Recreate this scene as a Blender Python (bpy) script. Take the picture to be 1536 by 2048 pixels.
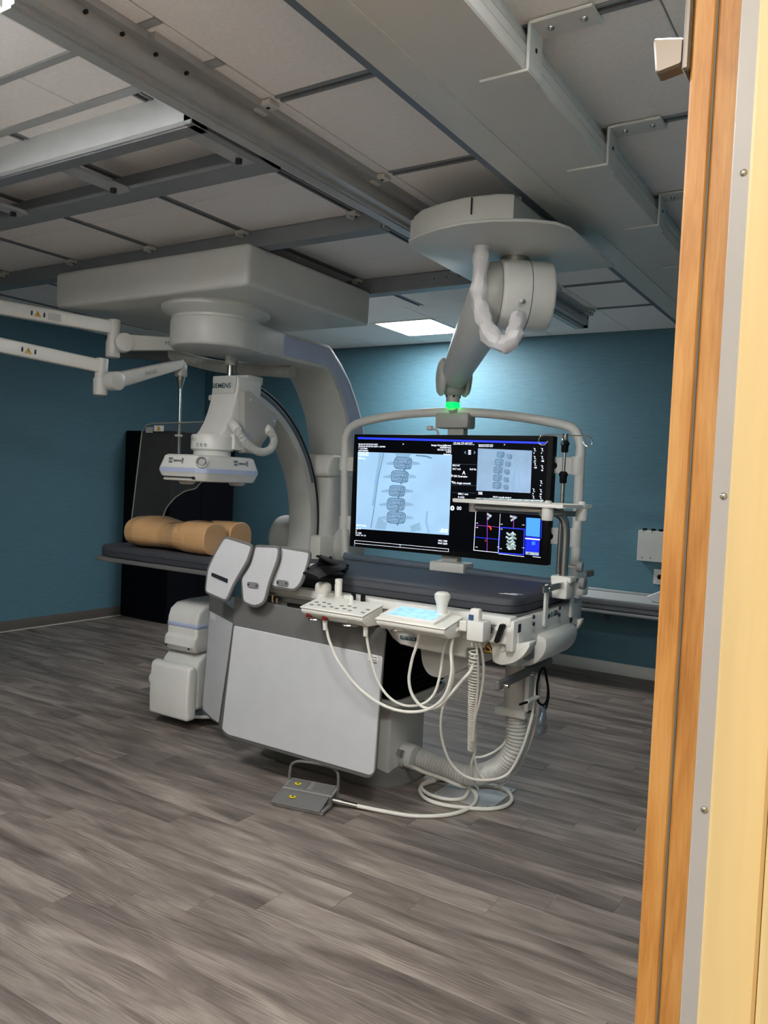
import bpy, bmesh, math, random
from mathutils import Vector, Matrix
random.seed(7)
for o in list(bpy.data.objects): bpy.data.objects.remove(o)
SC = bpy.context.scene
COL = SC.collection
PI = math.pi

# ------------------------------------------------------------------ camera
YAW, PITCH, ROLL, FPX, CAMH = -0.56424737, 0.03878746, -0.04518248, 1604.85, 1.55
_f = Vector((math.sin(YAW)*math.cos(PITCH), math.cos(YAW)*math.cos(PITCH), -math.sin(PITCH)))
_rt = Vector((math.cos(YAW), -math.sin(YAW), 0))
_d = _f.cross(_rt)
_r2 = math.cos(ROLL)*_rt + math.sin(ROLL)*_d
_d2 = -math.sin(ROLL)*_rt + math.cos(ROLL)*_d
CAMP = Vector((0, 0, CAMH))
cam = bpy.data.cameras.new('camera')
cam.sensor_fit = 'VERTICAL'; cam.sensor_height = 36; cam.lens = FPX*36/2048
cam.clip_start = 0.05
camo = bpy.data.objects.new('camera', cam); COL.objects.link(camo)
mw = Matrix((_r2, -_d2, -_f)).transposed().to_4x4(); mw.translation = CAMP
camo.matrix_world = mw
SC.camera = camo

def W(px, py, **k):
    """world point seen at a photo pixel on a given plane x=, y= or z="""
    d = _r2*((px-768)/FPX) + _d2*((py-1024)/FPX) + _f
    (a, v), = k.items(); i = 'xyz'.index(a)
    return CAMP + d*((v-CAMP[i])/d[i])

# ------------------------------------------------------------------ world, view, large lights
world = bpy.data.worlds.new('world'); SC.world = world; world.use_nodes = True
world.node_tree.nodes['Background'].inputs[0].default_value = (1.0, 0.99, 0.98, 1)
world.node_tree.nodes['Background'].inputs[1].default_value = 0.2
SC.view_settings.view_transform = 'Standard'; SC.view_settings.look = 'None'
SC.view_settings.gamma = 1; SC.view_settings.use_curve_mapping = False
SC.view_settings.exposure = 0.95

def area(name, loc, size, power, color, rot=(0, 0, 0), sy=None):
    l = bpy.data.lights.new(name, 'AREA'); l.energy = power; l.color = color
    l.shape = 'RECTANGLE'; l.size = size; l.size_y = sy or size
    o = bpy.data.objects.new(name, l); COL.objects.link(o); o.location = loc; o.rotation_euler = rot
    return o
# corridor ceiling lamp behind the camera
area('corridor_light_offscreen', (-0.5, -0.9, 2.66), 1.2, 26, (1.0, 0.94, 0.84), sy=0.6)

# ------------------------------------------------------------------ materials
MATS = {}
def lin(c):
    return tuple(((v/255)/12.92 if v/255 <= 0.04045 else ((v/255+0.055)/1.055)**2.4) for v in c) + (1,)
def mat(name, c, rough=0.5, metal=0.0, var=0.06, scale=9.0, bump=0.0, bscale=120.0, emit=0, spec=0.5, coat=0.0, stretch=None):
    """plain surface with slight procedural mottling and fine relief"""
    m = bpy.data.materials.new(name); m.use_nodes = True; nt = m.node_tree; b = nt.nodes['Principled BSDF']
    b.inputs['Roughness'].default_value = rough; b.inputs['Metallic'].default_value = metal
    b.inputs['Specular IOR Level'].default_value = spec; b.inputs['Coat Weight'].default_value = coat
    tc = nt.nodes.new('ShaderNodeTexCoord'); mp = nt.nodes.new('ShaderNodeMapping')
    if stretch: mp.inputs['Scale'].default_value = stretch
    nt.links.new(tc.outputs['Object'], mp.inputs['Vector'])
    n = nt.nodes.new('ShaderNodeTexNoise'); n.inputs['Scale'].default_value = scale; n.inputs['Detail'].default_value = 5
    nt.links.new(mp.outputs[0], n.inputs['Vector'])
    r = nt.nodes.new('ShaderNodeValToRGB'); L = lin(c)
    r.color_ramp.elements[0].position = 0.3; r.color_ramp.elements[1].position = 0.7
    r.color_ramp.elements[0].color = tuple(v*(1-var) for v in L[:3])+(1,)
    r.color_ramp.elements[1].color = tuple(min(1, v*(1+var)) for v in L[:3])+(1,)
    nt.links.new(n.outputs['Fac'], r.inputs['Fac']); nt.links.new(r.outputs[0], b.inputs['Base Color'])
    if bump:
        n2 = nt.nodes.new('ShaderNodeTexNoise'); n2.inputs['Scale'].default_value = bscale; n2.inputs['Detail'].default_value = 3
        nt.links.new(mp.outputs[0], n2.inputs['Vector'])
        bp = nt.nodes.new('ShaderNodeBump'); bp.inputs['Strength'].default_value = bump; bp.inputs['Distance'].default_value = 0.002
        nt.links.new(n2.outputs['Fac'], bp.inputs['Height']); nt.links.new(bp.outputs[0], b.inputs['Normal'])
    if name[:2] in ('sc', 'xr'): emit *= 0.72
    if emit:
        nt.links.new(r.outputs[0], b.inputs['Emission Color']); b.inputs['Emission Strength'].default_value = emit
    MATS[name] = m; return m

mat('white', (222, 222, 216), 0.35, var=0.02)
mat('white2', (206, 207, 202), 0.4, var=0.02)
mat('grey_enamel', (176, 176, 170), 0.35, var=0.03)
mat('ivory', (228, 227, 218), 0.4, var=0.02)
mat('pale_grey', (196, 198, 200), 0.55, var=0.03, bump=0.15)
mat('grey_foot', (128, 128, 124), 0.45, var=0.04)
mat('mid_grey', (104, 104, 102), 0.6, var=0.06, bump=0.2)
mat('base_grey', (112, 112, 108), 0.5, var=0.04)
mat('alu', (178, 181, 182), 0.38, metal=0.3, var=0.05, stretch=(1, 1, 1))
mat('alu_dark', (138, 143, 147), 0.45, metal=0.3, var=0.05)
mat('alu_white', (205, 207, 203), 0.4, var=0.03)
mat('hinge_grey', (178, 179, 186), 0.4, var=0.03)
mat('steel', (190, 188, 182), 0.22, metal=1.0, var=0.04)
mat('chrome', (215, 213, 208), 0.12, metal=1.0, var=0.02)
mat('black', (14, 14, 15), 0.55, var=0.1, spec=0.2)
mat('rubber', (9, 9, 10), 0.65, var=0.15, spec=0.18)
mat('navy', (11, 13, 20), 0.8, var=0.1, bump=0.2, bscale=300, spec=0.12)
mat('blue_band', (182, 193, 220), 0.4, var=0.03)
mat('blue_grey', (98, 110, 124), 0.45, var=0.04)
mat('slot', (22, 26, 28), 0.7, var=0.1)
mat('ink', (28, 34, 40), 0.6, var=0.05)
mat('ink_grey', (120, 122, 124), 0.6, var=0.05)
mat('ink_pale', (172, 172, 170), 0.6, var=0.03)
mat('teal_badge', (26, 70, 78), 0.5, var=0.03)
mat('mattress', (56, 58, 64), 0.62, var=0.1, scale=5, bump=0.35, bscale=60)
mat('tan', (194, 154, 108), 0.14, var=0.05, scale=4, coat=0.5)
mat('red', (120, 22, 20), 0.4)
mat('blue_key', (60, 84, 130), 0.4)
mat('yellow', (226, 206, 40), 0.5, var=0.03)
mat('amber', (205, 160, 60), 0.5, var=0.05)
mat('cable', (226, 224, 214), 0.45, var=0.02)
mat('hose', (194, 194, 188), 0.35, var=0.04)
mat('tile', (246, 242, 239), 0.85, var=0.035, scale=60, bump=0.35, bscale=220)
mat('plaster', (188, 186, 180), 0.85)
mat('counter', (196, 197, 194), 0.4, var=0.04, scale=80)
mat('basegrey', (96, 90, 84), 0.6, var=0.05)
mat('sleeve', (226, 224, 224), 0.35, var=0.03, bump=0.6, bscale=35)
mat('paper', (225, 226, 226), 0.6, var=0.03)
mat('maple', (232, 205, 150), 0.45, var=0.07, scale=3, stretch=(18, 18, 1))
mat('bronze', (112, 104, 96), 0.35, metal=0.5)
mat('foil', (190, 192, 196), 0.12, metal=0.85, var=0.5, scale=40, bump=1.0, bscale=40)
mat('light_panel', (252, 253, 255), 0.5, var=0.0, emit=30.0)
mat('ring_light', (0, 172, 58), 0.5, var=0.0, emit=2.6)
mat('scr_black', (4, 5, 9), 0.4, var=0.1, emit=0.4, spec=0.08)
mat('scr_white', (225, 232, 245), 0.5, var=0.0, emit=1.0)
mat('scr_blue', (30, 50, 225), 0.5, var=0.0, emit=1.1)
mat('scr_blue2', (60, 130, 250), 0.5, var=0.0, emit=1.1)
mat('scr_deep', (8, 30, 200), 0.5, var=0.25, emit=1.0, scale=30)
mat('scr_mag', (150, 60, 190), 0.5, var=0.0, emit=0.8)
mat('scr_red', (230, 70, 30), 0.5, var=0.0, emit=0.9)
mat('scr_bone', (150, 165, 165), 0.5, var=0.6, emit=0.8, scale=60)
mat('scr_touch', (130, 180, 225), 0.5, var=0.25, emit=0.7, scale=25)
mat('xr_dark', (62, 88, 112), 0.5, var=0.2, emit=0.8, scale=25)
mat('xr_mid', (86, 116, 142), 0.5, var=0.12, emit=0.8, scale=20)
mat('xr_soft', (122, 156, 184), 0.5, var=0.06, emit=0.8, scale=12)
mat('xr_body', (112, 144, 172), 0.5, var=0.1, emit=0.8, scale=14)
mat('xray', (142, 178, 208), 0.5, var=0.13, emit=0.8, scale=2.6)
mat('xray2', (128, 154, 182), 0.5, var=0.16, emit=0.75, scale=5)

def wall_mat():
    m = bpy.data.materials.new('teal_wallcovering'); m.use_nodes = True; nt = m.node_tree; b = nt.nodes['Principled BSDF']
    b.inputs['Roughness'].default_value = 0.62
    tc = nt.nodes.new('ShaderNodeTexCoord'); mp = nt.nodes.new('ShaderNodeMapping')
    mp.inputs['Scale'].default_value = (5, 5, 150)
    nt.links.new(tc.outputs['Object'], mp.inputs['Vector'])
    n = nt.nodes.new('ShaderNodeTexNoise'); n.inputs['Scale'].default_value = 2.2; n.inputs['Detail'].default_value = 6
    nt.links.new(mp.outputs[0], n.inputs['Vector'])
    r = nt.nodes.new('ShaderNodeValToRGB')
    r.color_ramp.elements[0].position = 0.3; r.color_ramp.elements[0].color = lin((78, 118, 133))
    r.color_ramp.elements[1].position = 0.72; r.color_ramp.elements[1].color = lin((93, 135, 151))
    nt.links.new(n.outputs['Fac'], r.inputs['Fac']); nt.links.new(r.outputs[0], b.inputs['Base Color'])
    bp = nt.nodes.new('ShaderNodeBump'); bp.inputs['Strength'].default_value = 0.12; bp.inputs['Distance'].default_value = 0.003
    nt.links.new(n.outputs['Fac'], bp.inputs['Height']); nt.links.new(bp.outputs[0], b.inputs['Normal'])
    MATS['wall'] = m
wall_mat()

def wood_mat(name, c0, c1, c2, sx, rough, along='x', randtone=0.0, dist=2.0, bumps=0.15, figure=0.0):
    """long-grain wood: stretched wave and noise along the plank"""
    m = bpy.data.materials.new(name); m.use_nodes = True; nt = m.node_tree; b = nt.nodes['Principled BSDF']
    b.inputs['Roughness'].default_value = rough
    N = nt.nodes.new; L = nt.links.new
    tc = N('ShaderNodeTexCoord'); oi = N('ShaderNodeObjectInfo')
    off = N('ShaderNodeVectorMath'); off.operation = 'SCALE'; off.inputs['Scale'].default_value = 37.0
    comb = N('ShaderNodeCombineXYZ')
    for i in range(3): L(oi.outputs['Random'], comb.inputs[i])
    L(comb.outputs[0], off.inputs[0])
    add = N('ShaderNodeVectorMath'); add.operation = 'ADD'
    L(tc.outputs['Object'], add.inputs[0]); L(off.outputs[0], add.inputs[1])
    def mapped(across, length):
        m_ = N('ShaderNodeMapping'); v = [across]*3; v['xyz'.index(along)] = length
        m_.inputs['Scale'].default_value = v; L(add.outputs[0], m_.inputs['Vector']); return m_
    def noise(m_, det, dst=0.0):
        n_ = N('ShaderNodeTexNoise'); n_.inputs['Scale'].default_value = 1.0; n_.inputs['Detail'].default_value = det; n_.inputs['Distortion'].default_value = dst
        L(m_.outputs[0], n_.inputs['Vector']); return n_
    def math_(op, a_, b_, c_=None):
        k_ = N('ShaderNodeMath'); k_.operation = op
        for i_, v_ in enumerate((a_, b_, c_)):
            if v_ is None: continue
            if isinstance(v_, (int, float)): k_.inputs[i_].default_value = v_
            else: L(v_, k_.inputs[i_])
        return k_.outputs[0]
    broad = noise(mapped(sx, sx*0.16), 6, dist)            # smoky tone along the board
    fibre = noise(mapped(sx*14, sx*0.8), 3)                 # short fibres
    patch = noise(mapped(sx*0.9, sx*0.2), 2)                # where the figured grain shows
    w = N('ShaderNodeTexWave'); w.wave_type = 'BANDS'; w.bands_direction = 'Y' if along == 'x' else 'X'
    w.inputs['Scale'].default_value = 1.6; w.inputs['Distortion'].default_value = 14.0; w.inputs['Detail'].default_value = 3; w.inputs['Detail Scale'].default_value = 0.7
    L(mapped(sx*1.3, sx*0.22).outputs[0], w.inputs['Vector'])
    pm_ = N('ShaderNodeMapRange'); pm_.inputs['From Min'].default_value = 0.5; pm_.inputs['From Max'].default_value = 0.62
    L(patch.outputs['Fac'], pm_.inputs['Value'])
    fig = math_('MULTIPLY', math_('MULTIPLY', math_('SUBTRACT', w.outputs['Fac'], 0.62), figure), pm_.outputs[0])
    val = math_('MULTIPLY_ADD', broad.outputs['Fac'], 0.74, math_('MULTIPLY', fibre.outputs['Fac'], 0.26))
    tot = math_('ADD', val, fig)
    r = N('ShaderNodeValToRGB'); e = r.color_ramp.elements
    e[0].position = 0.26; e[0].color = lin(c0); e[1].position = 0.70; e[1].color = lin(c2)
    k = e.new(0.48); k.color = lin(c1)
    L(tot, r.inputs['Fac'])
    hsv = N('ShaderNodeHueSaturation'); mr = N('ShaderNodeMapRange')
    mr.inputs['To Min'].default_value = 1-randtone; mr.inputs['To Max'].default_value = 1+randtone
    L(oi.outputs['Random'], mr.inputs['Value']); L(mr.outputs[0], hsv.inputs['Value']); L(r.outputs[0], hsv.inputs['Color'])
    L(hsv.outputs[0], b.inputs['Base Color'])
    bp = N('ShaderNodeBump'); bp.inputs['Strength'].default_value = bumps; bp.inputs['Distance'].default_value = 0.001
    L(tot, bp.inputs['Height']); L(bp.outputs[0], b.inputs['Normal'])
    MATS[name] = m
wood_mat('plank', (62, 55, 51), (117, 107, 100), (162, 151, 141), 11.0, 0.5, 'x', 0.13, dist=0.9, figure=0.13)
wood_mat('oak', (158, 99, 42), (200, 142, 76), (220, 171, 108), 30.0, 0.45, 'z', 0.0, dist=0.6)

def glass_mat(name, c, rough, alpha):
    m = bpy.data.materials.new(name); m.use_nodes = True; b = m.node_tree.nodes['Principled BSDF']
    b.inputs['Base Color'].default_value = lin(c); b.inputs['Roughness'].default_value = rough
    b.inputs['Alpha'].default_value = alpha
    MATS[name] = m
glass_mat('acrylic', (110, 110, 108), 0.06, 0.2)
glass_mat('acrylic_edge', (190, 190, 180), 0.2, 0.8)
glass_mat('clear_bag', (170, 172, 176), 0.1, 0.55)

# ------------------------------------------------------------------ geometry helpers
class P:
    """collects shapes in world coordinates; .o() links them as one mesh object"""
    def __init__(s): s.bm = bmesh.new()
    def _join(s, t, M=None, bev=0, seg=2):
        if M is not None: t.transform(M)
        if bev:
            bmesh.ops.bevel(t, geom=list(t.edges), offset=bev, segments=seg, profile=0.5, affect='EDGES', clamp_overlap=True)
        me = bpy.data.meshes.new('t'); t.to_mesh(me); t.free(); s.bm.from_mesh(me); bpy.data.meshes.remove(me)
        return s
    def box(s, a, b, bev=0, seg=2, M=None):
        t = bmesh.new(); bmesh.ops.create_cube(t, size=1)
        a, b = Vector(a), Vector(b)
        for v in t.verts: v.co = Vector(((a[i]+b[i])/2 + v.co[i]*abs(b[i]-a[i])) for i in range(3))
        return s._join(t, M, bev, seg)
    def prism(s, pts, axis, lo, hi, bev=0, seg=2, M=None):
        """polygon (u,v) extruded along axis; x:(y,z) y:(x,z) z:(x,y)"""
        t = bmesh.new(); rings = []
        for h in (lo, hi):
            rings.append([t.verts.new({'x': (h, u, v), 'y': (u, h, v), 'z': (u, v, h)}[axis]) for u, v in pts])
        n = len(pts)
        t.faces.new(rings[0]); t.faces.new(rings[1])
        for i in range(n): t.faces.new((rings[0][i], rings[0][(i+1) % n], rings[1][(i+1) % n], rings[1][i]))
        bmesh.ops.recalc_face_normals(t, faces=t.faces)
        if bev:
            eds = [e for e in t.edges if any(len(f.verts) == n for f in e.link_faces)] if n > 8 else list(t.edges)
            bmesh.ops.bevel(t, geom=eds, offset=bev, segments=seg, profile=0.5, affect='EDGES', clamp_overlap=True)
        return s._join(t, M)
    def cyl(s, a, b, r, r2=None, n=24, bev=0, seg=2):
        a, b = Vector(a), Vector(b); t = bmesh.new(); d = b-a
        bmesh.ops.create_cone(t, cap_ends=True, segments=n, radius1=r, radius2=r if r2 is None else r2, depth=d.length)
        if bev:
            eds = [e for e in t.edges if any(len(f.verts) > 4 for f in e.link_faces)]
            bmesh.ops.bevel(t, geom=eds, offset=bev, segments=seg, profile=0.5, affect='EDGES', clamp_overlap=True)
        M = Matrix.Translation((a+b)/2) @ d.to_track_quat('Z', 'Y').to_matrix().to_4x4()
        return s._join(t, M)
    def ball(s, c, r, sc=(1, 1, 1), n=20):
        t = bmesh.new(); bmesh.ops.create_uvsphere(t, u_segments=n, v_segments=n//2+2, radius=r)
        return s._join(t, Matrix.Translation(Vector(c)) @ Matrix.Diagonal((*sc, 1)))
    def lathe(s, prof, c, n=28, axis=None):
        """profile [(r,h)] turned about a vertical (or given) axis at c"""
        t = bmesh.new(); rings = []
        for r, h in prof:
            rings.append([t.verts.new((r*math.cos(2*PI*i/n), r*math.sin(2*PI*i/n), h)) for i in range(n)])
        for A, B in zip(rings, rings[1:]):
            for i in range(n): t.faces.new((A[i], A[(i+1) % n], B[(i+1) % n], B[i]))
        t.faces.new(rings[0]); t.faces.new(rings[-1]); bmesh.ops.recalc_face_normals(t, faces=t.faces)
        M = Matrix.Translation(Vector(c))
        if axis is not None: M = M @ Vector(axis).to_track_quat('Z', 'Y').to_matrix().to_4x4()
        return s._join(t, M)
    def tube(s, pts, r, n=10, sub=8, smooth=True, rf=None, closed=False, flat=None):
        pts = [Vector(p) for p in pts]
        path = spline(pts, sub, closed) if smooth else pts
        t = bmesh.new(); rings = []; up = None; m = len(path)
        for i, p in enumerate(path):
            if closed: tg = path[(i+1) % m]-path[i-1]
            else: tg = path[min(i+1, m-1)]-path[max(i-1, 0)]
            tg.normalize()
            if up is None: up = tg.orthogonal().normalized() if flat is None else Vector(flat)
            up = (up - tg*up.dot(tg)).normalized(); sd = tg.cross(up)
            rr = r if rf is None else rf(i/(m-1))
            ru = rr if flat is None else rr*0.22
            rings.append([t.verts.new(p+up*ru*math.cos(2*PI*k/n)+sd*rr*math.sin(2*PI*k/n)) for k in range(n)])
        pr = list(zip(rings, rings[1:])) + ([(rings[-1], rings[0])] if closed else [])
        for A, B in pr:
            for k in range(n): t.faces.new((A[k], A[(k+1) % n], B[(k+1) % n], B[k]))
        if not closed: t.faces.new(rings[0]); t.faces.new(rings[-1])
        bmesh.ops.recalc_face_normals(t, faces=t.faces)
        return s._join(t)
    def corrug(s, pts, r, pitch, depth, n=14):
        path = spline([Vector(p) for p in pts], 40); L = 0
        res = [path[0]]
        for a, b in zip(path, path[1:]):
            L += (b-a).length
        N = int(L/pitch)*4; out = resample(path, N)
        return s.tube(out, r, n=n, smooth=False, rf=lambda u: r-depth*(0.5-0.5*math.cos(u*N/4*2*PI)))
    def loft(s, rings):
        t = bmesh.new(); R = [[t.verts.new(p) for p in ring] for ring in rings]; n = len(R[0])
        for A, B in zip(R, R[1:]):
            for k in range(n): t.faces.new((A[k], A[(k+1) % n], B[(k+1) % n], B[k]))
        t.faces.new(R[0]); t.faces.new(R[-1]); bmesh.ops.recalc_face_normals(t, faces=t.faces)
        return s._join(t)
    def poly(s, pts):
        t = bmesh.new(); t.faces.new([t.verts.new(p) for p in pts]); return s._join(t)
    def o(s, name, m, parent=None, ang=35):
        bm = s.bm
        bmesh.ops.recalc_face_normals(bm, faces=bm.faces)
        for f in bm.faces: f.smooth = True
        ca = math.radians(ang)
        for e in bm.edges:
            if len(e.link_faces) == 2 and e.calc_face_angle(0) > ca: e.smooth = False
        if parent is not None: off = ORG[parent.name]
        else:
            vs = [v.co for v in bm.verts]
            off = Vector(((min(v.x for v in vs)+max(v.x for v in vs))/2, (min(v.y for v in vs)+max(v.y for v in vs))/2, min(v.z for v in vs)))
        bm.transform(Matrix.Translation(-off))
        me = bpy.data.meshes.new(name); bm.to_mesh(me); bm.free()
        me.materials.append(MATS[m])
        ob = bpy.data.objects.new(name, me); COL.objects.link(ob)
        if parent is not None: ob.parent = parent
        else: ob.location = off
        ORG[ob.name] = off
        return ob
ORG = {}
def spline(pts, sub=8, closed=False):
    n = len(pts)
    if n < 3 and not closed: return pts
    g = (lambda i: pts[i % n]) if closed else (lambda i: pts[max(0, min(n-1, i))])
    out = []
    for i in range(n if closed else n-1):
        a, b, c, d = g(i-1), g(i), g(i+1), g(i+2)
        for k in range(sub):
            t = k/sub
            out.append(0.5*((2*b)+(c-a)*t+(2*a-5*b+4*c-d)*t*t+(3*b-a-3*c+d)*t**3))
    if not closed: out.append(pts[-1])
    return out
def resample(path, N):
    acc = [0]
    for a, b in zip(path, path[1:]): acc.append(acc[-1]+(b-a).length)
    out = []; j = 0
    for i in range(N+1):
        d = acc[-1]*i/N
        while j < len(path)-2 and acc[j+1] < d: j += 1
        L = acc[j+1]-acc[j]; out.append(path[j].lerp(path[j+1], (d-acc[j])/L if L else 0))
    return out
def rrect(u0, u1, v0, v1, r, n=5):
    out = []
    for cx, cy, a0 in ((u1-r, v1-r, 0), (u0+r, v1-r, PI/2), (u0+r, v0+r, PI), (u1-r, v0+r, 1.5*PI)):
        for k in range(n+1):
            a = a0+PI/2*k/n; out.append((cx+r*math.cos(a), cy+r*math.sin(a)))
    return out
def rpoly(pts, r, n=4):
    """round the corners of a polygon"""
    out = []; m = len(pts); pts = [Vector(p) for p in pts]
    for i in range(m):
        p, a, b = pts[i], pts[i-1], pts[(i+1) % m]
        da, db = (a-p), (b-p); k = min(r, da.length*0.45, db.length*0.45)
        A = p+da.normalized()*k; B = p+db.normalized()*k
        for j in range(n+1):
            t = j/n; q = A*(1-t)**2+p*2*t*(1-t)+B*t*t; out.append((q.x, q.y))
    return out
def inset(pts, d):
    c = Vector((sum(p[0] for p in pts)/len(pts), sum(p[1] for p in pts)/len(pts))); out = []
    n = len(pts); V = [Vector(p) for p in pts]
    area = sum(V[i].x*V[(i+1) % n].y-V[(i+1) % n].x*V[i].y for i in range(n)); sg = 1 if area > 0 else -1
    for i in range(n):
        t = V[(i+1) % n]-V[i-1]; t.normalize(); out.append(tuple(V[i]+Vector((-t.y, t.x))*d*sg))
    return out
def thing(name, label, cat, base, group=None):
    o = bpy.data.objects.new(name, None); COL.objects.link(o); o.location = base; o.empty_display_size = 0.1
    ORG[o.name] = Vector(base); tag(o, label, cat, group); return o
def tag(o, label, cat, group=None):
    o['label'] = label; o['category'] = cat
    if group: o['group'] = group
    return o
def struct(o): o['kind'] = 'structure'; return o
def text(s, size, org, u, v, m, parent, name='lettering', width=None, bold=0.0):
    c = bpy.data.curves.new('t', 'FONT'); c.body = s; c.size = size; c.offset = bold
    t = bpy.data.objects.new('t', c); COL.objects.link(t)
    dg = bpy.context.evaluated_depsgraph_get(); me = bpy.data.meshes.new_from_object(t.evaluated_get(dg))
    bpy.data.objects.remove(t)
    org, u, v = Vector(org), Vector(u).normalized(), Vector(v).normalized()
    w = max((q.co.x for q in me.vertices), default=1); k = (width/w) if width else 1
    off = ORG[parent.name]
    for q in me.vertices: q.co = org + u*q.co.x*k + v*q.co.y - off
    me.name = name; me.materials.clear(); me.materials.append(MATS[m])
    o = bpy.data.objects.new(name, me); COL.objects.link(o); o.parent = parent; ORG[o.name] = off
    return o

# ================================================================== THE ROOM
CEIL = 2.9; XL = -6.85; YB = 6.8; XR = 0.06; YF = 0.70; WTOP = CEIL+0.2
# floor slab and planks
p = P(); p.box((XL-0.1, -1.6, -0.06), (1.2, YB+0.1, -0.004)); floor = struct(p.o('floor', 'mid_grey'))
PWID, PLEN = 0.154, 1.22
pm = {}
def plank_mesh(w, d):
    key = (round(w, 3), round(d, 3))
    if key not in pm:
        t = P(); t.box((-w/2, -d/2, -0.004), (w/2, d/2, 0.0)); bm = t.bm
        for e in [e for e in bm.edges if e.verts[0].co.z > -0.001 and e.verts[1].co.z > -0.001]: pass
        top = [e for e in bm.edges if e.verts[0].co.z > -0.001 and e.verts[1].co.z > -0.001]
        bmesh.ops.bevel(bm, geom=top, offset=0.0009, segments=1, affect='EDGES')
        me = bpy.data.meshes.new('plank'); bm.to_mesh(me); bm.free(); me.materials.append(MATS['plank']); pm[key] = me
    return pm[key]
i0 = int((YF-1.855)/PWID)-1
for i in range(i0, 33):
    y0 = 1.855+PWID*i; y1 = min(y0+PWID, YB)
    if y0 >= YB: break
    e = -2.227+0.209*i + random.uniform(-0.03, 0.03)
    e = e-PLEN*math.ceil((e-XL)/PLEN)
    while e < XR:
        a, b = max(e, XL), min(e+PLEN, XR); e += PLEN
        if b-a < 0.02: continue
        # beyond the view wedge nothing of the plank shows
        if W(0, 1500, y=max(y0, 0.8)).x > b+0.5: continue
        ob = bpy.data.objects.new('plank', plank_mesh(b-a-0.0006, y1-y0-0.0006)); COL.objects.link(ob)
        ob.parent = floor; ob.location = Vector(((a+b)/2, (y0+y1)/2, 0))-ORG[floor.name]

# walls
p = P(); p.box((XL-0.1, YF-0.1, 0), (XL, YB+0.1, WTOP)); wl = struct(p.o('wall_left', 'wall'))
p = P(); p.box((XL-0.1, YB, 0), (XR+0.1, YB+0.1, WTOP)); wb = struct(p.o('wall_back', 'wall'))
p = P(); p.box((XR, YF, 0), (XR+0.1, YB+0.1, WTOP)); wr = struct(p.o('wall_right', 'wall'))
# front wall with the doorway the photograph looks through
p = P(); p.box((XL-0.1, YF-0.14, 0), (-1.45, YF, WTOP)).box((-1.45, YF-0.14, 2.48), (-0.06, YF, WTOP)).box((-0.06, YF-0.14, 0), (1.2, YF, WTOP))
wf = struct(p.o('wall_front', 'plaster'))
p = P(); p.box((-1.6, -1.6, 2.7), (1.2, YF-0.14, 2.76)); struct(p.o('ceiling_corridor', 'tile'))
p = P(); p.box((0.9, -1.6, 0), (1.0, YF-0.14, 2.7)); struct(p.o('wall_corridor', 'plaster'))
p = P(); p.box((-1.6, -1.7, 0), (1.0, -1.6, 2.76)).box((-1.7, -1.7, 0), (-1.6, YF-0.14, 2.76)); struct(p.o('wall_corridor_rear', 'plaster'))
p = P(); p.box((XL, YF, 0), (XL+0.012, YB, 0.1), 0.004); b1 = struct(p.o('baseboard_left', 'basegrey'))
p = P(); p.box((XL+0.012, YF, 0.0), (XL+0.02, YB, 0.01)); p.o('caulk_line', 'plaster', b1)
p = P(); p.box((-4.9, YB-0.02, 0), (XR, YB, 0.1), 0.004); struct(p.o('baseboard_back', 'white'))
p = P(); p.box((XL, YB-0.018, 0), (-4.9, YB, 0.1), 0.004); struct(p.o('baseboard_corner', 'basegrey'))

# ceiling slab, tiles, channels
LX0, LX1, LY0, LY1 = -3.88, -3.28, 5.78, 6.42          # the lit troffer in view
p = P(); p.box((XL-0.1, YF-0.14, CEIL+0.15), (XR+0.1, YB+0.1, CEIL+0.25)); ceil = struct(p.o('ceiling', 'plaster'))
def tile(x0, x1, y0, y1, g=0.003, z=CEIL):
    t = P(); t.box((x0+g, y0+g, z), (x1-g, y1-g, z+0.019), 0.002, 1); return t.o('ceiling_tile', 'tile', ceil)
CH = 0.022
def channel(a, b):
    """metal channel with a dark slot, let in between the tiles"""
    (xa, ya), (xb, yb) = a, b; q = P(); z0, z1 = CEIL-0.004, CEIL+0.06
    if abs(xa-xb) < 1e-6:
        q.box((xa-CH, ya, z0), (xa-CH*0.5, yb, z1)).box((xa+CH*0.5, ya, z0), (xa+CH, yb, z1))
    else:
        q.box((xa, ya-CH, z0), (xb, ya-CH*0.5, z1)).box((xa, ya+CH*0.5, z0), (xb, ya+CH, z1))
    o = q.o('ceiling_channel', 'alu_dark', ceil); q = P()
    if abs(xa-xb) < 1e-6: q.box((xa-CH*0.5, ya, z1-0.006), (xa+CH*0.5, yb, z1))
    else: q.box((xa, ya-CH*0.5, z1-0.006), (xb, ya+CH*0.5, z1))
    q.o('slot', 'alu_dark', o)
XS = [-6.12, -5.37, -4.62, -3.875, -3.13, -2.38]        # channels along y on the left side
YS = [2.24, 3.005, 3.77, 4.49, 5.18, 5.90]               # channels along x on the right side
def cells(xs, ys, hole=None):
    for xa, xb in zip(xs, xs[1:]):
        for ya, yb in zip(ys, ys[1:]):
            if hole and xa < hole[1]-0.05 and xb > hole[0]+0.05 and ya < hole[3]-0.05 and yb > hole[2]+0.05: continue
            tile(xa, xb, ya, yb)
# left zone between the channels
for k, xa in enumerate(XS[:-1]):
    cells([xa+CH, XS[k+1]-CH], [1.97, 2.90, 3.44, 4.10, 4.76, 5.34])
cells([XL, XS[0]-CH], [1.97, 2.90, 3.44, 4.10, 4.76, 5.34])
cells([XS[-1]+CH, -1.945], [1.97, 2.90, 3.44, 4.10, 4.76, 5.34])
for x in XS: channel((x, 1.97), (x, 5.34))
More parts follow.
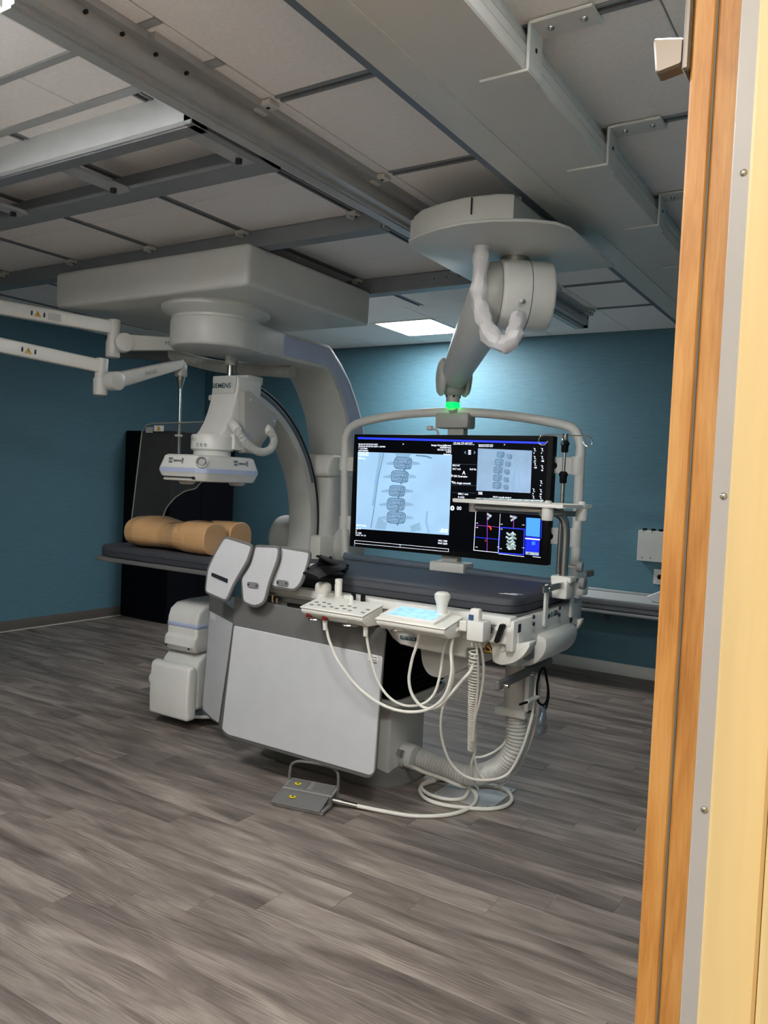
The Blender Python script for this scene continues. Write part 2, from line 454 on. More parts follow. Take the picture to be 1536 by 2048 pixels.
# front left and back left zones
cells([XL, -6.1, -5.4, -4.7, -4.0, -3.5, -2.95, -2.35, -1.945], [YF, 0.74, 1.34, 1.67], hole=(-2.95, -2.35, 0.74, 1.34))
cells([XL, -6.1, -5.4, -4.7, -4.0, -3.35, -2.66, -1.945], [1.70, 1.93])
cells([XL, -6.2, -5.6, -5.0, -4.44, LX0, LX1, -2.62, -1.945], [5.34, LY0, LY1, YB], hole=(LX0, LX1, LY0, LY1))
q = P(); q.box((XL, 1.67, CEIL-0.002), (-1.945, 1.70, CEIL+0.02)); q.o('grid_bar', 'alu', ceil)
q = P(); q.box((XL, 1.93, CEIL-0.002), (-1.945, 1.97, CEIL+0.02)); q.o('grid_bar', 'alu', ceil)
# right zone
ys = [0.6, 1.45]+YS
cells([-1.945, -1.35, -0.75, -0.15, XR], [YF, 0.74, 1.34, 1.45], hole=(-0.75, -0.15, 0.74, 1.34))
for ya, yb in zip([1.45]+[v+CH for v in YS], [v-CH for v in YS]+[YB]):
    cells([-1.945, -0.62, XR], [ya, yb])
for y in YS: channel((-1.945, y), (XR, y))
# troffer
def troffer(x0, x1, y0, y1, label, group=None):
    t = thing('ceiling_light_offscreen' if group else 'ceiling_light', label, 'ceiling light', ((x0+x1)/2, (y0+y1)/2, CEIL), group)
    q = P(); w = 0.03
    for a, b in (((x0, y0), (x1, y0+w)), ((x0, y1-w), (x1, y1)), ((x0, y0+w), (x0+w, y1-w)), ((x1-w, y0+w), (x1, y1-w))):
        q.box((*a, CEIL-0.006), (*b, CEIL+0.02), 0.003, 1)
    q.o('frame', 'white', t)
    q = P(); q.box((x0+w, y0+w, CEIL+0.003), (x1-w, y1-w, CEIL+0.012)); q.o('diffuser', 'light_panel', t)
    q = P(); q.box((x0+0.002, y0+0.002, CEIL+0.0125), (x1-0.002, y1-0.002, CEIL+0.07)); q.o('housing', 'white', t)
    return t
troffer(LX0, LX1, LY0, LY1, 'lit square ceiling light panel near the teal back wall')
for x0 in (-2.95, -0.75):
    troffer(x0, x0+0.6, 0.74, 1.34, 'lit square ceiling light panel between the doorway wall and the ladder frame' if x0 < -2 else 'lit square ceiling light panel by the doorway, beside the broad rail cover', 'front row ceiling lights')

# ------------------------------------------------------------------ ceiling rails
def clip(parent, c, ax):
    q = P(); x, y = c
    d = (0.03, 0.022) if ax == 'x' else (0.022, 0.03)
    q.box((x-d[0]*1.3, y-d[1]*1.3, CEIL-0.022), (x+d[0]*1.3, y+d[1]*1.3, CEIL-0.004), 0.003, 1)
    q.box((x-d[0]*1.3, y-d[1]*1.3, CEIL-0.034), (x-d[0]*0.5, y+d[1]*1.3, CEIL-0.02), 0.003, 1)
    o = q.o('clip', 'white2', parent)
    q = P(); q.cyl((x+d[0]*0.3, y, CEIL-0.0235), (x+d[0]*0.3, y, CEIL-0.02), 0.008, n=10); q.o('bolt', 'slot', o); return o
# long rail of the monitor boom
ra = thing('ceiling_rail', 'long grey ceiling rail with stepped profile carrying the monitor boom', 'rail', (-2.07, 3.7, CEIL))
prof = [(-2.02, 2.9), (-2.02, 2.875), (-2.045, 2.87), (-2.045, 2.845), (-2.035, 2.84), (-2.035, 2.805), (-2.07, 2.80), (-2.07, 2.785), (-2.085, 2.785), (-2.085, 2.778), (-2.135, 2.778), (-2.135, 2.79), (-2.125, 2.79), (-2.125, 2.9)]
q = P(); q.prism(prof, 'y', 1.30, 6.0); q.o('profile', 'alu', ra, ang=20)
q = P(); q.box((-2.145, 1.3, 2.786), (-2.135, 6.0, 2.797)); q.o('edge_lip', 'alu_white', ra)
q = P(); q.box((-2.0, 1.72, 2.872), (-2.02, 6.0, 2.9)); q.o('top_flange', 'alu', ra)
for y in YS[:5]+[5.9]: clip(ra, (-2.0, y), 'x')
for k in range(4):
    q = P(); q.cyl((-2.046, 1.5+0.13*k, 2.857), (-2.034, 1.5+0.13*k, 2.857), 0.006, n=10); q.o('bolt', 'slot', ra)
q = P(); q.box((-2.13, 6.0, 2.782), (-2.04, 6.006, 2.895)); q.o('end_cap', 'black', ra)
# c-arm rails along x
def xrail(name, label, y, x0, x1, zb):
    t = thing(name, label, 'rail', ((x0+x1)/2, y, CEIL))
    q = P(); q.prism([(y-0.02, 2.9), (y-0.03, 2.89), (y-0.03, zb+0.02), (y-0.045, zb+0.015), (y-0.045, zb), (y+0.045, zb), (y+0.045, zb+0.015), (y+0.03, zb+0.02), (y+0.03, 2.89), (y+0.02, 2.9)], 'x', x0, x1)
    q.o('profile', 'alu_dark', t, ang=20)
    q = P(); q.box((x1, y-0.028, zb+0.004), (x1+0.012, y+0.028, 2.89)); q.o('end_plate', 'alu', t)
    return t
r3 = xrail('ceiling_rail', 'dark grey ceiling rail running along the front of the white carriage box', 3.4, XL+0.3, -2.22, 2.80)
for x in XS[1:]: clip(r3, (x, 3.36), 'y')
r4 = xrail('ceiling_rail', 'dark grey ceiling rail behind the white carriage box, towards the lit panel', 4.53, -6.25, -2.2, 2.79)
clip(r4, (-3.13, 4.49), 'y'); clip(r4, (-2.38, 4.49), 'y')
for k in range(3):
    q = P(); q.cyl((-2.55+0.09*k, 4.498, 2.85), (-2.55+0.09*k, 4.503, 2.85), 0.005, n=8); q.o('bolt', 'slot', r4)
# ladder frame of two rails with cross bars
lf = thing('rail_ladder', 'grey ladder-like ceiling frame of two rails joined by cross bars', 'rail frame', (-4.3, 2.25, CEIL))
q = P(); q.prism([(2.03, 2.9), (2.03, 2.79), (2.04, 2.78), (2.11, 2.78), (2.11, 2.79), (2.05, 2.8), (2.05, 2.9)], 'x', XL+0.4, -2.16); q.o('front_rail', 'alu', lf, 20)
q = P(); q.box((XL+0.4, 2.05, 2.776), (-2.16, 2.115, 2.784), 0.002, 1); q.o('front_lip', 'alu_dark', lf)
q = P(); q.prism([(2.40, 2.784), (2.47, 2.778), (2.52, 2.78), (2.52, 2.9), (2.50, 2.9), (2.50, 2.8), (2.40, 2.8)], 'x', XL+0.4, -2.16); q.o('back_rail', 'alu_dark', lf, 20)
q = P(); q.box((-2.20, 2.03, 2.776), (-2.16, 2.52, 2.83), 0.003, 1); q.o('end_bar', 'alu_dark', lf)
for x in (-2.24, -2.98, -3.72, -4.46, -5.2):
    q = P(); q.box((x-0.045, 2.1, 2.782), (x+0.045, 2.42, 2.798), 0.002, 1); o = q.o('cross_bar', 'alu', lf)
    q = P(); q.cyl((x, 2.36, 2.765), (x, 2.36, 2.785), 0.014, n=12); q.o('bolt', 'slot', o)
# large white rail cover with brackets
rb = thing('ceiling_rail_cover', 'broad white ceiling rail cover with bolted angle brackets along its side', 'rail cover', (-1.15, 3.7, CEIL))
q = P(); q.prism([(-0.975, 2.765), (-0.975, 2.80), (-0.985, 2.80), (-0.985, 2.775), (-1.235, 2.775), (-1.235, 2.76), (-0.98, 2.76)], 'y', 0.9, 6.75); q.o('cover', 'white2', rb, 20)
q = P(); q.prism([(-1.235, 2.757), (-1.235, 2.80), (-1.32, 2.80), (-1.32, 2.767)], 'y', 0.9, 6.75); q.o('edge_profile', 'white2', rb, 20)
q = P(); q.prism([(-1.32, 2.769), (-1.32, 2.83), (-1.372, 2.83), (-1.372, 2.773)], 'y', 0.9, 6.75); q.o('inner_strip', 'white2', rb, 20)
q = P(); q.box((-1.403, 0.9, 2.776), (-1.372, 6.75, 2.9)); q.o('side_rail', 'blue_grey', rb)
q = P(); q.box((-1.01, 0.9, 2.80), (-0.975, 6.75, 2.835), 0.004, 1).box((-1.02, 0.9, 2.845), (-0.985, 6.75, 2.87), 0.004, 1).box((-1.05, 0.9, 2.87), (-1.0, 6.75, 2.9)); q.o('rail_profile', 'alu_white', rb)
for y in YS:
    q = P(); q.box((-0.972, y-0.05, 2.757), (-0.962, y+0.05, 2.896), 0.003, 1).box((-0.972, y-0.05, 2.886), (-0.78, y+0.05, 2.896), 0.003, 1)
    o = q.o('bracket', 'white2', rb)
    q = P(); q.box((-1.12, y-0.05, 2.753), (-0.962, y+0.05, 2.761), 0.003, 1); q.o('bracket_foot', 'white2', o)
    for dx in (-0.92, -0.82):
        q = P(); q.ball((dx, y, 2.886), 0.012, (1, 1, 0.7), 12); q.o('screw', 'chrome', o)
    q = P(); q.cyl((-0.964, y, 2.83), (-0.96, y, 2.83), 0.007, n=10); q.o('bolt_hole', 'slot', o)

# ------------------------------------------------------------------ doorway at right
dj = struct(P().box((-0.087, YF-0.16, 0), (-0.054, YF+0.03, 2.46), 0.002, 1).o('trim_1', 'maple'))
struct(P().box((-0.052, YF-0.175, 0), (0.2, YF-0.14, 2.48), 0.003, 1).o('trim_2', 'maple'))
dr = P(); dr.box((-0.1745, 0.75, 0.01), (-0.155, 1.66, 2.44), 0.002, 1); door = struct(dr.o('door_1', 'oak'))
q = P(); q.box((-0.155, 0.7505, 0.01), (-0.1535, 1.66, 2.44)); q.o('lead_sheet', 'mid_grey', door)
q = P(); q.box((-0.1535, 0.75, 0.01), (-0.131, 1.66, 2.44), 0.002, 1); q.o('door_half', 'oak', door)
q = P(); q.box((-0.131, 0.728, 0.01), (-0.112, 0.752, 2.44), 0.001, 1); hg = q.o('continuous_hinge', 'hinge_grey', door)
for k in range(9):
    z = 0.2+0.27*k
    q = P(); q.ball((-0.1215, 0.728, z), 0.0032, (1, 0.6, 1), 10); q.o('screw', 'steel', hg)
for zc in (1.955,):
    q = P(); q.box((-0.181, 0.745, zc-0.03), (-0.1745, 0.775, zc+0.08), 0.002, 1); lt = q.o('latch_plate', 'bronze', door)
    q = P(); q.prism(rpoly([(-0.181, zc-0.022), (-0.205, zc-0.026), (-0.209, zc+0.008), (-0.19, zc+0.004), (-0.181, zc+0.002)], 0.004), 'y', 0.75, 0.768, 0.002, 1); q.o('latch_lip', 'bronze', lt)

# ================================================================== BACK OF THE ROOM
# black cabinet block in the corner
cb = thing('storage_cabinet', 'tall black cabinet standing in the corner against the teal wall', 'cabinet', (-6.5, 6.2, 0))
q = P(); q.box((XL+0.005, 5.68, 0), (-6.15, 6.11, 1.955), 0.006, 1); q.o('body', 'navy', cb)
q = P(); q.box((XL+0.005, 6.115, 0), (-6.15, 6.6, 1.945), 0.006, 1); q.o('rear_body', 'navy', cb)
q = P(); q.box((XL+0.01, 5.674, 0.02), (-6.16, 5.68, 1.94), 0.002, 1); q.o('door', 'navy', cb)
# counter along the back wall
ct = thing('wall_counter', 'long pale counter with metal edge rails along the teal back wall', 'counter', (-2.3, 6.5, 0.58))
CX0, CX1 = -4.6, XR-0.02
q = P(); q.box((CX0, 6.28, 0.665), (CX1, YB-0.002, 0.695), 0.003, 1); q.o('worktop', 'counter', ct)
q = P(); q.box((CX0, YB-0.03, 0.695), (CX1, YB-0.002, 0.715), 0.004, 1); q.o('back_lip', 'alu', ct)
q = P(); q.box((CX0, 6.25, 0.655), (CX1, 6.28, 0.70), 0.008, 2); q.o('front_edge', 'alu_dark', ct)
q = P(); q.box((CX0, 6.265, 0.615), (CX1, 6.30, 0.65), 0.006, 1); q.o('lower_rail', 'alu_dark', ct)
q = P(); q.box((CX0, 6.25, 0.585), (CX1, 6.28, 0.61), 0.008, 2); q.o('edge_rail', 'alu', ct)
for x in (-4.4, -3.2, -2.0, -0.8):
    q = P(); q.prism([(YB-0.005, 0.665), (6.33, 0.665), (YB-0.005, 0.45)], 'x', x-0.015, x+0.015); q.o('wall_bracket', 'alu_dark', ct)
# white wall box, socket, paper on the counter
wbx = thing('wall_box', 'white metal control box mounted on the teal wall above the counter', 'wall box', (-1.6, YB, 0.98))
a = W(1278, 1060, y=6.72); 
q = P(); q.box((a.x, 6.70, 0.99), (-1.32, YB-0.001, a.z), 0.004, 1); q.o('housing', 'white', wbx)
for px in (1290, 1307, 1322):
    c = W(px, 1057, y=6.74); q = P(); q.cyl((c.x, 6.74, a.z-0.002), (c.x, 6.74, a.z+0.018), 0.018, n=12); q.o('gland', 'black', wbx)
for px, py in ((1287, 1062), (1304, 1064), (1284, 1115), (1301, 1116)):
    c = W(px, py, y=6.699); q = P(); q.cyl((c.x, 6.697, c.z), (c.x, 6.701, c.z), 0.005, n=8); q.o('screw', 'ink', wbx)
sk = thing('wall_socket', 'white wall socket plate under the white control box', 'socket', (-1.57, YB, 0.8))
q = P(); q.box((-1.635, YB-0.012, 0.80), (-1.515, YB-0.001, 0.925), 0.003, 1); q.o('plate', 'white', sk)
q = P(); q.cyl((-1.585, YB-0.014, 0.862), (-1.585, YB-0.011, 0.862), 0.02, n=16); q.o('hole', 'black', sk)
q = P(); c = W(1298, 1200, y=6.5)
q.prism(rpoly([(c.x-0.01, 0.735), (c.x+0.12, 0.80), (c.x+0.22, 0.80), (c.x+0.24, 0.77), (c.x+0.13, 0.70), (c.x+0.06, 0.697)], 0.02), 'y', 6.42, 6.62, 0.01, 1)
tag(q.o('folded_paper', 'paper'), 'folded white paper holder lying on the pale counter', 'paper')

# ================================================================== CEILING C-ARM
XC = -3.6
ca = thing('c_arm', 'ceiling-hung white angiography c-arm with blue bands and flat detector', 'c-arm', (XC, 3.66, CEIL-0.1))
q = P(); q.box((-4.66, 3.26, 2.57), (-3.0, 4.46, 2.798), 0.028, 4); q.o('carriage_cover', 'white2', ca)
for y0 in (3.4, 4.53):
    q = P(); q.box((-4.5, y0-0.05, 2.77), (-3.1, y0+0.05, 2.80)); q.o('runner', 'alu_dark', ca)
q = P(); q.lathe([(0.335, 2.575), (0.335, 2.545), (0.31, 2.525), (0.27, 2.50), (0.27, 2.46)], (XC-0.03, 3.68, 0), 40); q.o('pivot_flange', 'white2', ca)
# hub and l-arm
plan = []
for k in range(17):
    a = PI+PI*k/16; plan.append((XC-0.02+0.27*math.cos(a), 3.66+0.27*math.sin(a)))
plan += [(XC+0.21, 3.95), (XC+0.19, 4.10), (XC-0.19, 4.10), (XC-0.22, 3.95)]
q = P(); q.prism(plan, 'z', 2.31, 2.485, 0.018, 3); q.o('pivot_hub', 'white2', ca)
outer = [(4.0, 2.483), (4.45, 2.488), (4.58, 2.485), (4.63, 2.45), (4.74, 2.37), (4.85, 2.265), (4.96, 2.12), (5.05, 1.965), (5.10, 1.77), (5.14, 1.55), (5.15, 1.30), (5.14, 1.10)]
inner = [(4.93, 1.10), (4.94, 1.3), (4.92, 1.55), (4.88, 1.78), (4.80, 2.017), (4.70, 2.17), (4.61, 2.27), (4.53, 2.313), (4.0, 2.313)]
q = P(); q.prism(outer+inner, 'x', XC-0.19, XC+0.19, 0.012, 2); la = q.o('l_arm', 'white2', ca)
ob = [(3.97, 2.462), (4.45, 2.468), (4.575, 2.462), (4.615, 2.43), (4.72, 2.35), (4.83, 2.25), (4.935, 2.105), (5.025, 1.955), (5.075, 1.765), (5.115, 1.55), (5.125, 1.30)]
ib = [(4.97, 1.3), (4.95, 1.55), (4.91, 1.785), (4.83, 2.03), (4.725, 2.19), (4.63, 2.295), (4.54, 2.338), (3.97, 2.338)]
q = P(); q.prism(ob+ib, 'x', XC+0.188, XC+0.194); q.o('blue_band', 'blue_band', la)
# holder behind the arc
q = P(); q.box((XC-0.12, 4.66, 0.98), (XC+0.19, 5.12, 1.66), 0.05, 4); q.o('arc_holder', 'white2', ca)
q = P(); q.prism(rpoly([(4.60, 1.62), (4.66, 1.72), (5.0, 1.72), (5.12, 1.66), (5.12, 1.58), (4.62, 1.56)], 0.04), 'x', XC-0.14, XC+0.2, 0.02, 3); q.o('holder_cap', 'ivory', ca)
q = P(); q.cyl((XC-0.42, 4.85, 1.08), (XC-0.14, 4.85, 1.08), 0.17, n=32, bev=0.05, seg=3); q.o('drive_cover', 'white2', ca)
q = P(); q.cyl((XC+0.14, 4.86, 1.06), (XC+0.30, 4.86, 1.06), 0.15, n=32, bev=0.04, seg=3); q.o('drive_cover', 'white2', ca)
q = P(); q.box((XC+0.1, 4.55, 0.95), (XC+0.2, 4.75, 1.14), 0.02, 2); q.o('guide_block', 'ivory', ca)
# the c-shaped arc
CY, CZ, RO, RI = 3.70, 1.20, 0.965, 0.855
def arcpts(ro, ri, a0, a1, n=44):
    A = [math.radians(a0+(a1-a0)*k/n) for k in range(n+1)]
    return [(CY+ro*math.cos(a), CZ+ro*math.sin(a)) for a in A]+[(CY+ri*math.cos(a), CZ+ri*math.sin(a)) for a in reversed(A)]
q = P(); q.prism(arcpts(RO, RI, -96, 88), 'x', XC-0.1, XC+0.1, 0.012, 2); arc = q.o('c_arc', 'white2', ca)
q = P(); q.prism(arcpts(RO-0.012, RO-0.03, -90, 84), 'x', XC+0.098, XC+0.103); q.o('groove', 'slot', arc)
q = P(); q.prism(arcpts(RO-0.036, RO-0.062, 20, 84), 'x', XC+0.098, XC+0.102); q.o('blue_stripe', 'blue_grey', arc)
q = P(); q.prism(arcpts(RO+0.006, RO-0.008, -90, 86), 'x', XC-0.06, XC+0.06); q.o('running_track', 'steel', arc)
# detector neck
nk = [(v.y, v.z) for v in (W(px, py, x=XC-0.11) for px, py in ((425, 755), (424.6, 762), (424, 770), (423, 780), (421.2, 791), (419, 802), (413, 824), (405, 845), (396, 861), (387, 872), (383, 880), (383, 890)))]
nk += [(3.97, 1.775), (3.97, 2.165)]
q = P(); q.prism(nk, 'x', XC-0.11, XC+0.11, 0.016, 3); neck = q.o('detector_neck', 'white', ca)
q = P(); q.box((XC-0.02, 3.84, 2.13), (XC+0.105, 3.99, 2.185), 0.012, 2); q.o('neck_cap', 'white2', ca)
c = W(427, 777, x=XC-0.10)
text('SIEMENS', 0.042, (c.x, c.y-0.018, c.z), (1, 0, 0), (0, 0.06, 1), 'teal_badge', neck, width=0.165, bold=0.0008)
q = P(); q.cyl((XC-0.07, 3.86, 2.15), (XC-0.07, 3.86, 2.33), 0.02, n=14); q.o('stop_post', 'steel', ca)
q = P(); q.cyl((XC-0.07, 3.86, 2.25), (XC-0.07, 3.86, 2.32), 0.034, n=16, bev=0.005); q.o('post_collar', 'white2', ca)
q = P(); q.box((XC-0.33, 3.93, 2.035), (XC-0.12, 4.0, 2.075), 0.012, 2); q.o('side_handle', 'white', ca)
# collar and detector housing
DX0, DX1, DY0, DY1 = XC-0.19, XC+0.19, 3.38, 3.90
q = P(); q.lathe([(0.125, 1.69), (0.132, 1.697), (0.132, 1.775), (0.125, 1.785)], (XC-0.005, 3.66, 0), 36); col = q.o('collar', 'white', ca)
def ontube(s, a0, z, size, m):
    # lettering bent round the collar, letter by letter
    a = a0
    for ch in s:
        d_ = Vector((math.cos(a), math.sin(a), 0)); u_ = Vector((-math.sin(a), math.cos(a), 0))
        text(ch, size, Vector((XC-0.005, 3.66, z))+d_*0.1335, u_, (0, 0, 1), m, col); a += size*(0.62 if ch not in 'itr' else 0.36)/0.132
ontube('Artis', math.radians(234), 1.742, 0.036, 'ink_grey'); ontube('zee', math.radians(268), 1.708, 0.044, 'ink_grey')
q = P(); q.cyl((XC-0.005, 3.66, 1.64), (XC-0.005, 3.66, 1.70), 0.115, n=36); q.o('turntable', 'white2', ca)
q = P(); q.box((XC-0.02, 3.7, 1.70), (XC+0.14, 3.96, 1.80), 0.01, 2); q.o('neck_foot', 'white', ca)
def octo(d, c=0.024): 
    x0, x1, y0, y1 = DX0+d, DX1-d, DY0+d, DY1-d
    return rpoly([(x0+c, y0), (x1-c*2, y0), (x1, y0+c*2), (x1, y1-c), (x1-c, y1), (x0+c, y1), (x0, y1-c), (x0, y0+c)], 0.02, 3)
def band(za, da, zb, db): 
    return [[(x, y, za) for x, y in octo(da)], [(x, y, zb) for x, y in octo(db)]]
q = P(); q.loft([[(x, y, z) for x, y in octo(d)] for z, d in ((1.495, 0.03), (1.50, 0.02), (1.545, 0.004), (1.548, 0.003))]); dt = q.o('detector_base', 'white', ca)
q = P(); q.loft([[(x, y, z) for x, y in octo(d)] for z, d in ((1.548, 0.001), (1.575, 0.001))]); q.o('blue_band', 'blue_band', ca)
q = P(); q.loft([[(x, y, z) for x, y in octo(d)] for z, d in ((1.575, 0.003), (1.58, 0.004), (1.645, 0.022), (1.655, 0.035))]); dtop = q.o('detector_top', 'white', ca)
q = P(); q.box((DX0+0.04, DY0+0.008, 1.515), (DX1-0.07, DY0+0.02, 1.522)); q.o('slot', 'slot', dt)
for x in (DX0+0.04, DX1-0.075):
    q = P(); q.box((x-0.008, DY0+0.007, 1.508), (x+0.008, DY0+0.02, 1.524)); q.o('slot_end', 'slot', dt)
for c in ((XC-0.05, 3.5), (XC+0.1, 3.78)):
    q = P(); q.lathe([(0.035, 1.475), (0.05, 1.485), (0.05, 1.5)], (*c, 0), 18); q.o('bumper', 'white2', dt)
def keys(org, u):
    org, u = Vector(org), Vector(u); up = Vector((0, 0, 1)); nrm = u.cross(up)
    for du, dz, w, h in ((0.0, 0.012, 0.03, 0.013), (0.0, -0.008, 0.03, 0.013), (0.04, 0.0, 0.03, 0.013), (0.066, 0.0, 0.01, 0.012), (0.083, 0.0, 0.01, 0.012), (0.1, 0.0, 0.009, 0.034)):
        c = org+u*du+up*dz; q = P()
        pts = rrect(-w/2, w/2, -h/2, h/2, min(w, h)*0.35, 3)
        q.loft([[c+u*a+up*b+nrm*k for a, b in pts] for k in (-0.012, 0.0045)]); q.o('key', 'ink_grey', dtop)
keys((DX0+0.11, DY0+0.013, 1.615), (1, 0, 0)); keys((DX1-0.013, DY0+0.30, 1.615), (0, 1, 0))
cc = Vector((DX1-0.03-0.006, DY0+0.03+0.006, 1.612)); q = P()
q.lathe([(0.036, -0.01), (0.036, 0.006), (0.028, 0.006), (0.028, -0.01)], cc+Vector((0.008, -0.008, 0)), 24, axis=(1, -1, 0.3)); q.o('ring_mark', 'ink_pale', dtop)
q = P(); q.lathe([(0.02, -0.01), (0.02, 0.006)], cc+Vector((0.008, -0.008, 0)), 24, axis=(1, -1, 0.3)); q.o('ring_mark', 'ink_pale', dtop)
# side cover with hose
sc = [(p_.y, p_.z) for p_ in (W(px, py, x=XC+0.16) for px, py in ((489, 783), (500, 781), (557, 832), (553, 850), (512, 908), (489, 906)))]
q = P(); q.prism(rpoly(sc, 0.02), 'x', XC+0.095, XC+0.16, 0.008, 2); cv = q.o('side_cover', 'grey_enamel', ca)
for px, py in ((501, 800), (549, 842), (499, 902)):
    c = W(px, py, x=XC+0.16); q = P(); q.ball(c, 0.008, (0.5, 1, 1), 10); q.o('screw', 'white2', cv)
hx = XC+0.2
hp = [W(px, py, x=x_) for px, py, x_ in ((474, 858, hx-0.04), (482, 872, hx), (498, 891, hx+0.02), (520, 904, hx+0.03), (540, 899, hx+0.03), (548, 880, hx+0.02), (540, 862, hx-0.01))]
q = P(); q.corrug(hp, 0.026, 0.011, 0.004); q.o('cable_hose', 'hose', ca)
for a, b in (((464, 846), (476, 862)), ((530, 853), (542, 866))):
    A, B = W(*a, x=XC+0.12), W(*b, x=hx-0.01)
    q = P(); q.cyl(A, B, 0.034, 0.03, n=18, bev=0.004); q.o('hose_elbow', 'white', ca)
# ceiling hose behind the hub
hp = [W(px, py, y=4.35) for px, py in ((330, 704), (390, 722), (440, 733), (500, 738), (545, 741), (585, 744))]
q = P(); q.corrug(hp, 0.045, 0.018, 0.006, 16); q.o('ceiling_hose', 'hose', ca)
q = P(); q.tube([W(px, py, y=4.36) for px, py in ((240, 702), (300, 705), (345, 712))], 0.06, 12); q.o('hose_cuff', 'base_grey', ca)
for px in (477,):
    q = P(); q.cyl(W(px-4, 735, y=4.35), W(px+4, 736, y=4.35), 0.053, n=20); q.o('hose_clamp', 'grey_enamel', ca)
# x-ray tube housing below
t0 = XC-0.13
up_ = [(3.46, 0.46), (3.447, 0.47), (3.425, 0.50), (3.43, 0.545), (3.452, 0.565), (3.452, 0.66), (3.47, 0.71), (3.52, 0.745), (3.62, 0.755), (3.86, 0.755), (3.92, 0.72), (3.92, 0.46)]
q = P(); q.prism(up_, 'x', t0, XC+0.13, 0.02, 3); tb = q.o('tube_head', 'white', ca)
q = P(); q.prism([(3.449, 0.598), (3.449, 0.645), (3.922, 0.645), (3.922, 0.598)], 'x', t0-0.003, XC+0.133, 0.02, 3); q.o('blue_band', 'blue_band', tb)
for x in (t0+0.03, XC+0.09):
    q = P(); q.cyl((x, 3.4235, 0.49), (x, 3.43, 0.49), 0.006, n=8); q.o('screw_hole', 'ink', tb)
lo_ = rpoly([(3.44, 0.12), (3.44, 0.40), (3.50, 0.45), (3.56, 0.455), (3.95, 0.455), (3.98, 0.40), (3.98, 0.12)], 0.03)
q = P(); q.prism(lo_, 'x', XC-0.15, XC+0.15, 0.02, 3); q.o('collimator_body', 'white2', ca)
q = P(); q.prism(rpoly([(3.37, 0.07), (3.365, 0.2), (3.375, 0.385), (3.42, 0.40), (3.445, 0.37), (3.445, 0.07)], 0.02), 'x', XC-0.175, XC+0.155, 0.016, 3); q.o('front_plate', 'white', ca)
q = P(); q.cyl((XC-0.2, 3.42, 0.27), (XC-0.17, 3.42, 0.27), 0.04, n=20, bev=0.01); q.o('knob', 'white', ca)
q = P(); q.lathe([(0.20, 0.05), (0.215, 0.06), (0.215, 0.075)], (XC, 3.68, 0), 32); q.o('lower_ring', 'white2', ca)
q = P(); q.lathe([(0.205, 0.075), (0.205, 0.115)], (XC, 3.68, 0), 32); q.o('blue_ring', 'blue_grey', ca)
q = P(); q.lathe([(0.215, 0.115), (0.215, 0.13), (0.20, 0.14)], (XC, 3.68, 0), 32); q.o('upper_ring', 'white2', ca)

# ================================================================== CEILING ARMS WITH RADIATION SHIELD
def tri(parent, px, py, y, s, arm_dir):
    """warning sticker: white plate with amber triangle"""
def arm_set(name, label, ext, joint, spring, mtext):
    t = thing(name, label, 'arm', ext[0])
    A, B = Vector(ext[0]), Vector(ext[1]); d = (B-A).normalized(); side = Vector((0, 0, 1))
    n = Vector((d.y, -d.x, 0)).normalized()          # towards the room side facing the doorway
    def beam(A, B, h0, h1, w0, w1):
        rings = []
        for C, h, w in ((A, h0, w0), (B, h1, w1)):
            rings.append([C+n_*(u*w)+Vector((0, 0, 1))*(v*h) for u, v in rrect(-0.5, 0.5, -0.5, 0.5, 0.14, 3)])
        return rings
    n_ = n
    q = P(); q.loft(beam(A, B, 0.10, 0.085, 0.075, 0.07)); q.o('extension_arm', 'white', t)
    J = Vector(joint)
    q = P(); q.cyl((B.x, B.y, B.z+0.055), (J.x, J.y, J.z-0.02), 0.04, n=22, bev=0.008); q.o('joint', 'white', t)
    q = P(); q.cyl((J.x, J.y, J.z+0.03), (J.x, J.y, J.z-0.085), 0.046, n=22, bev=0.012); q.o('joint_sleeve', 'white', t)
    S0, S1 = Vector(spring[0]), Vector(spring[1]); d2 = (S1-S0).normalized(); n_ = Vector((d2.y, -d2.x, 0)).normalized()
    q = P(); q.cyl(S0-n_*0.045, S0+n_*0.045, 0.062, n=26, bev=0.01); q.o('pivot', 'white', t)
    q = P(); q.loft(beam(S0, S1, 0.105, 0.07, 0.07, 0.06)); sa = q.o('spring_arm', 'white', t)
    m = S0.lerp(S1, mtext)+n_*0.036+Vector((0, 0, -0.014))
    text('MAVIG', 0.04, m, d2, (0, 0, 1), 'ink_grey', sa, width=0.115)
    # stickers on the extension arm
    return t, d, n, d2, n_
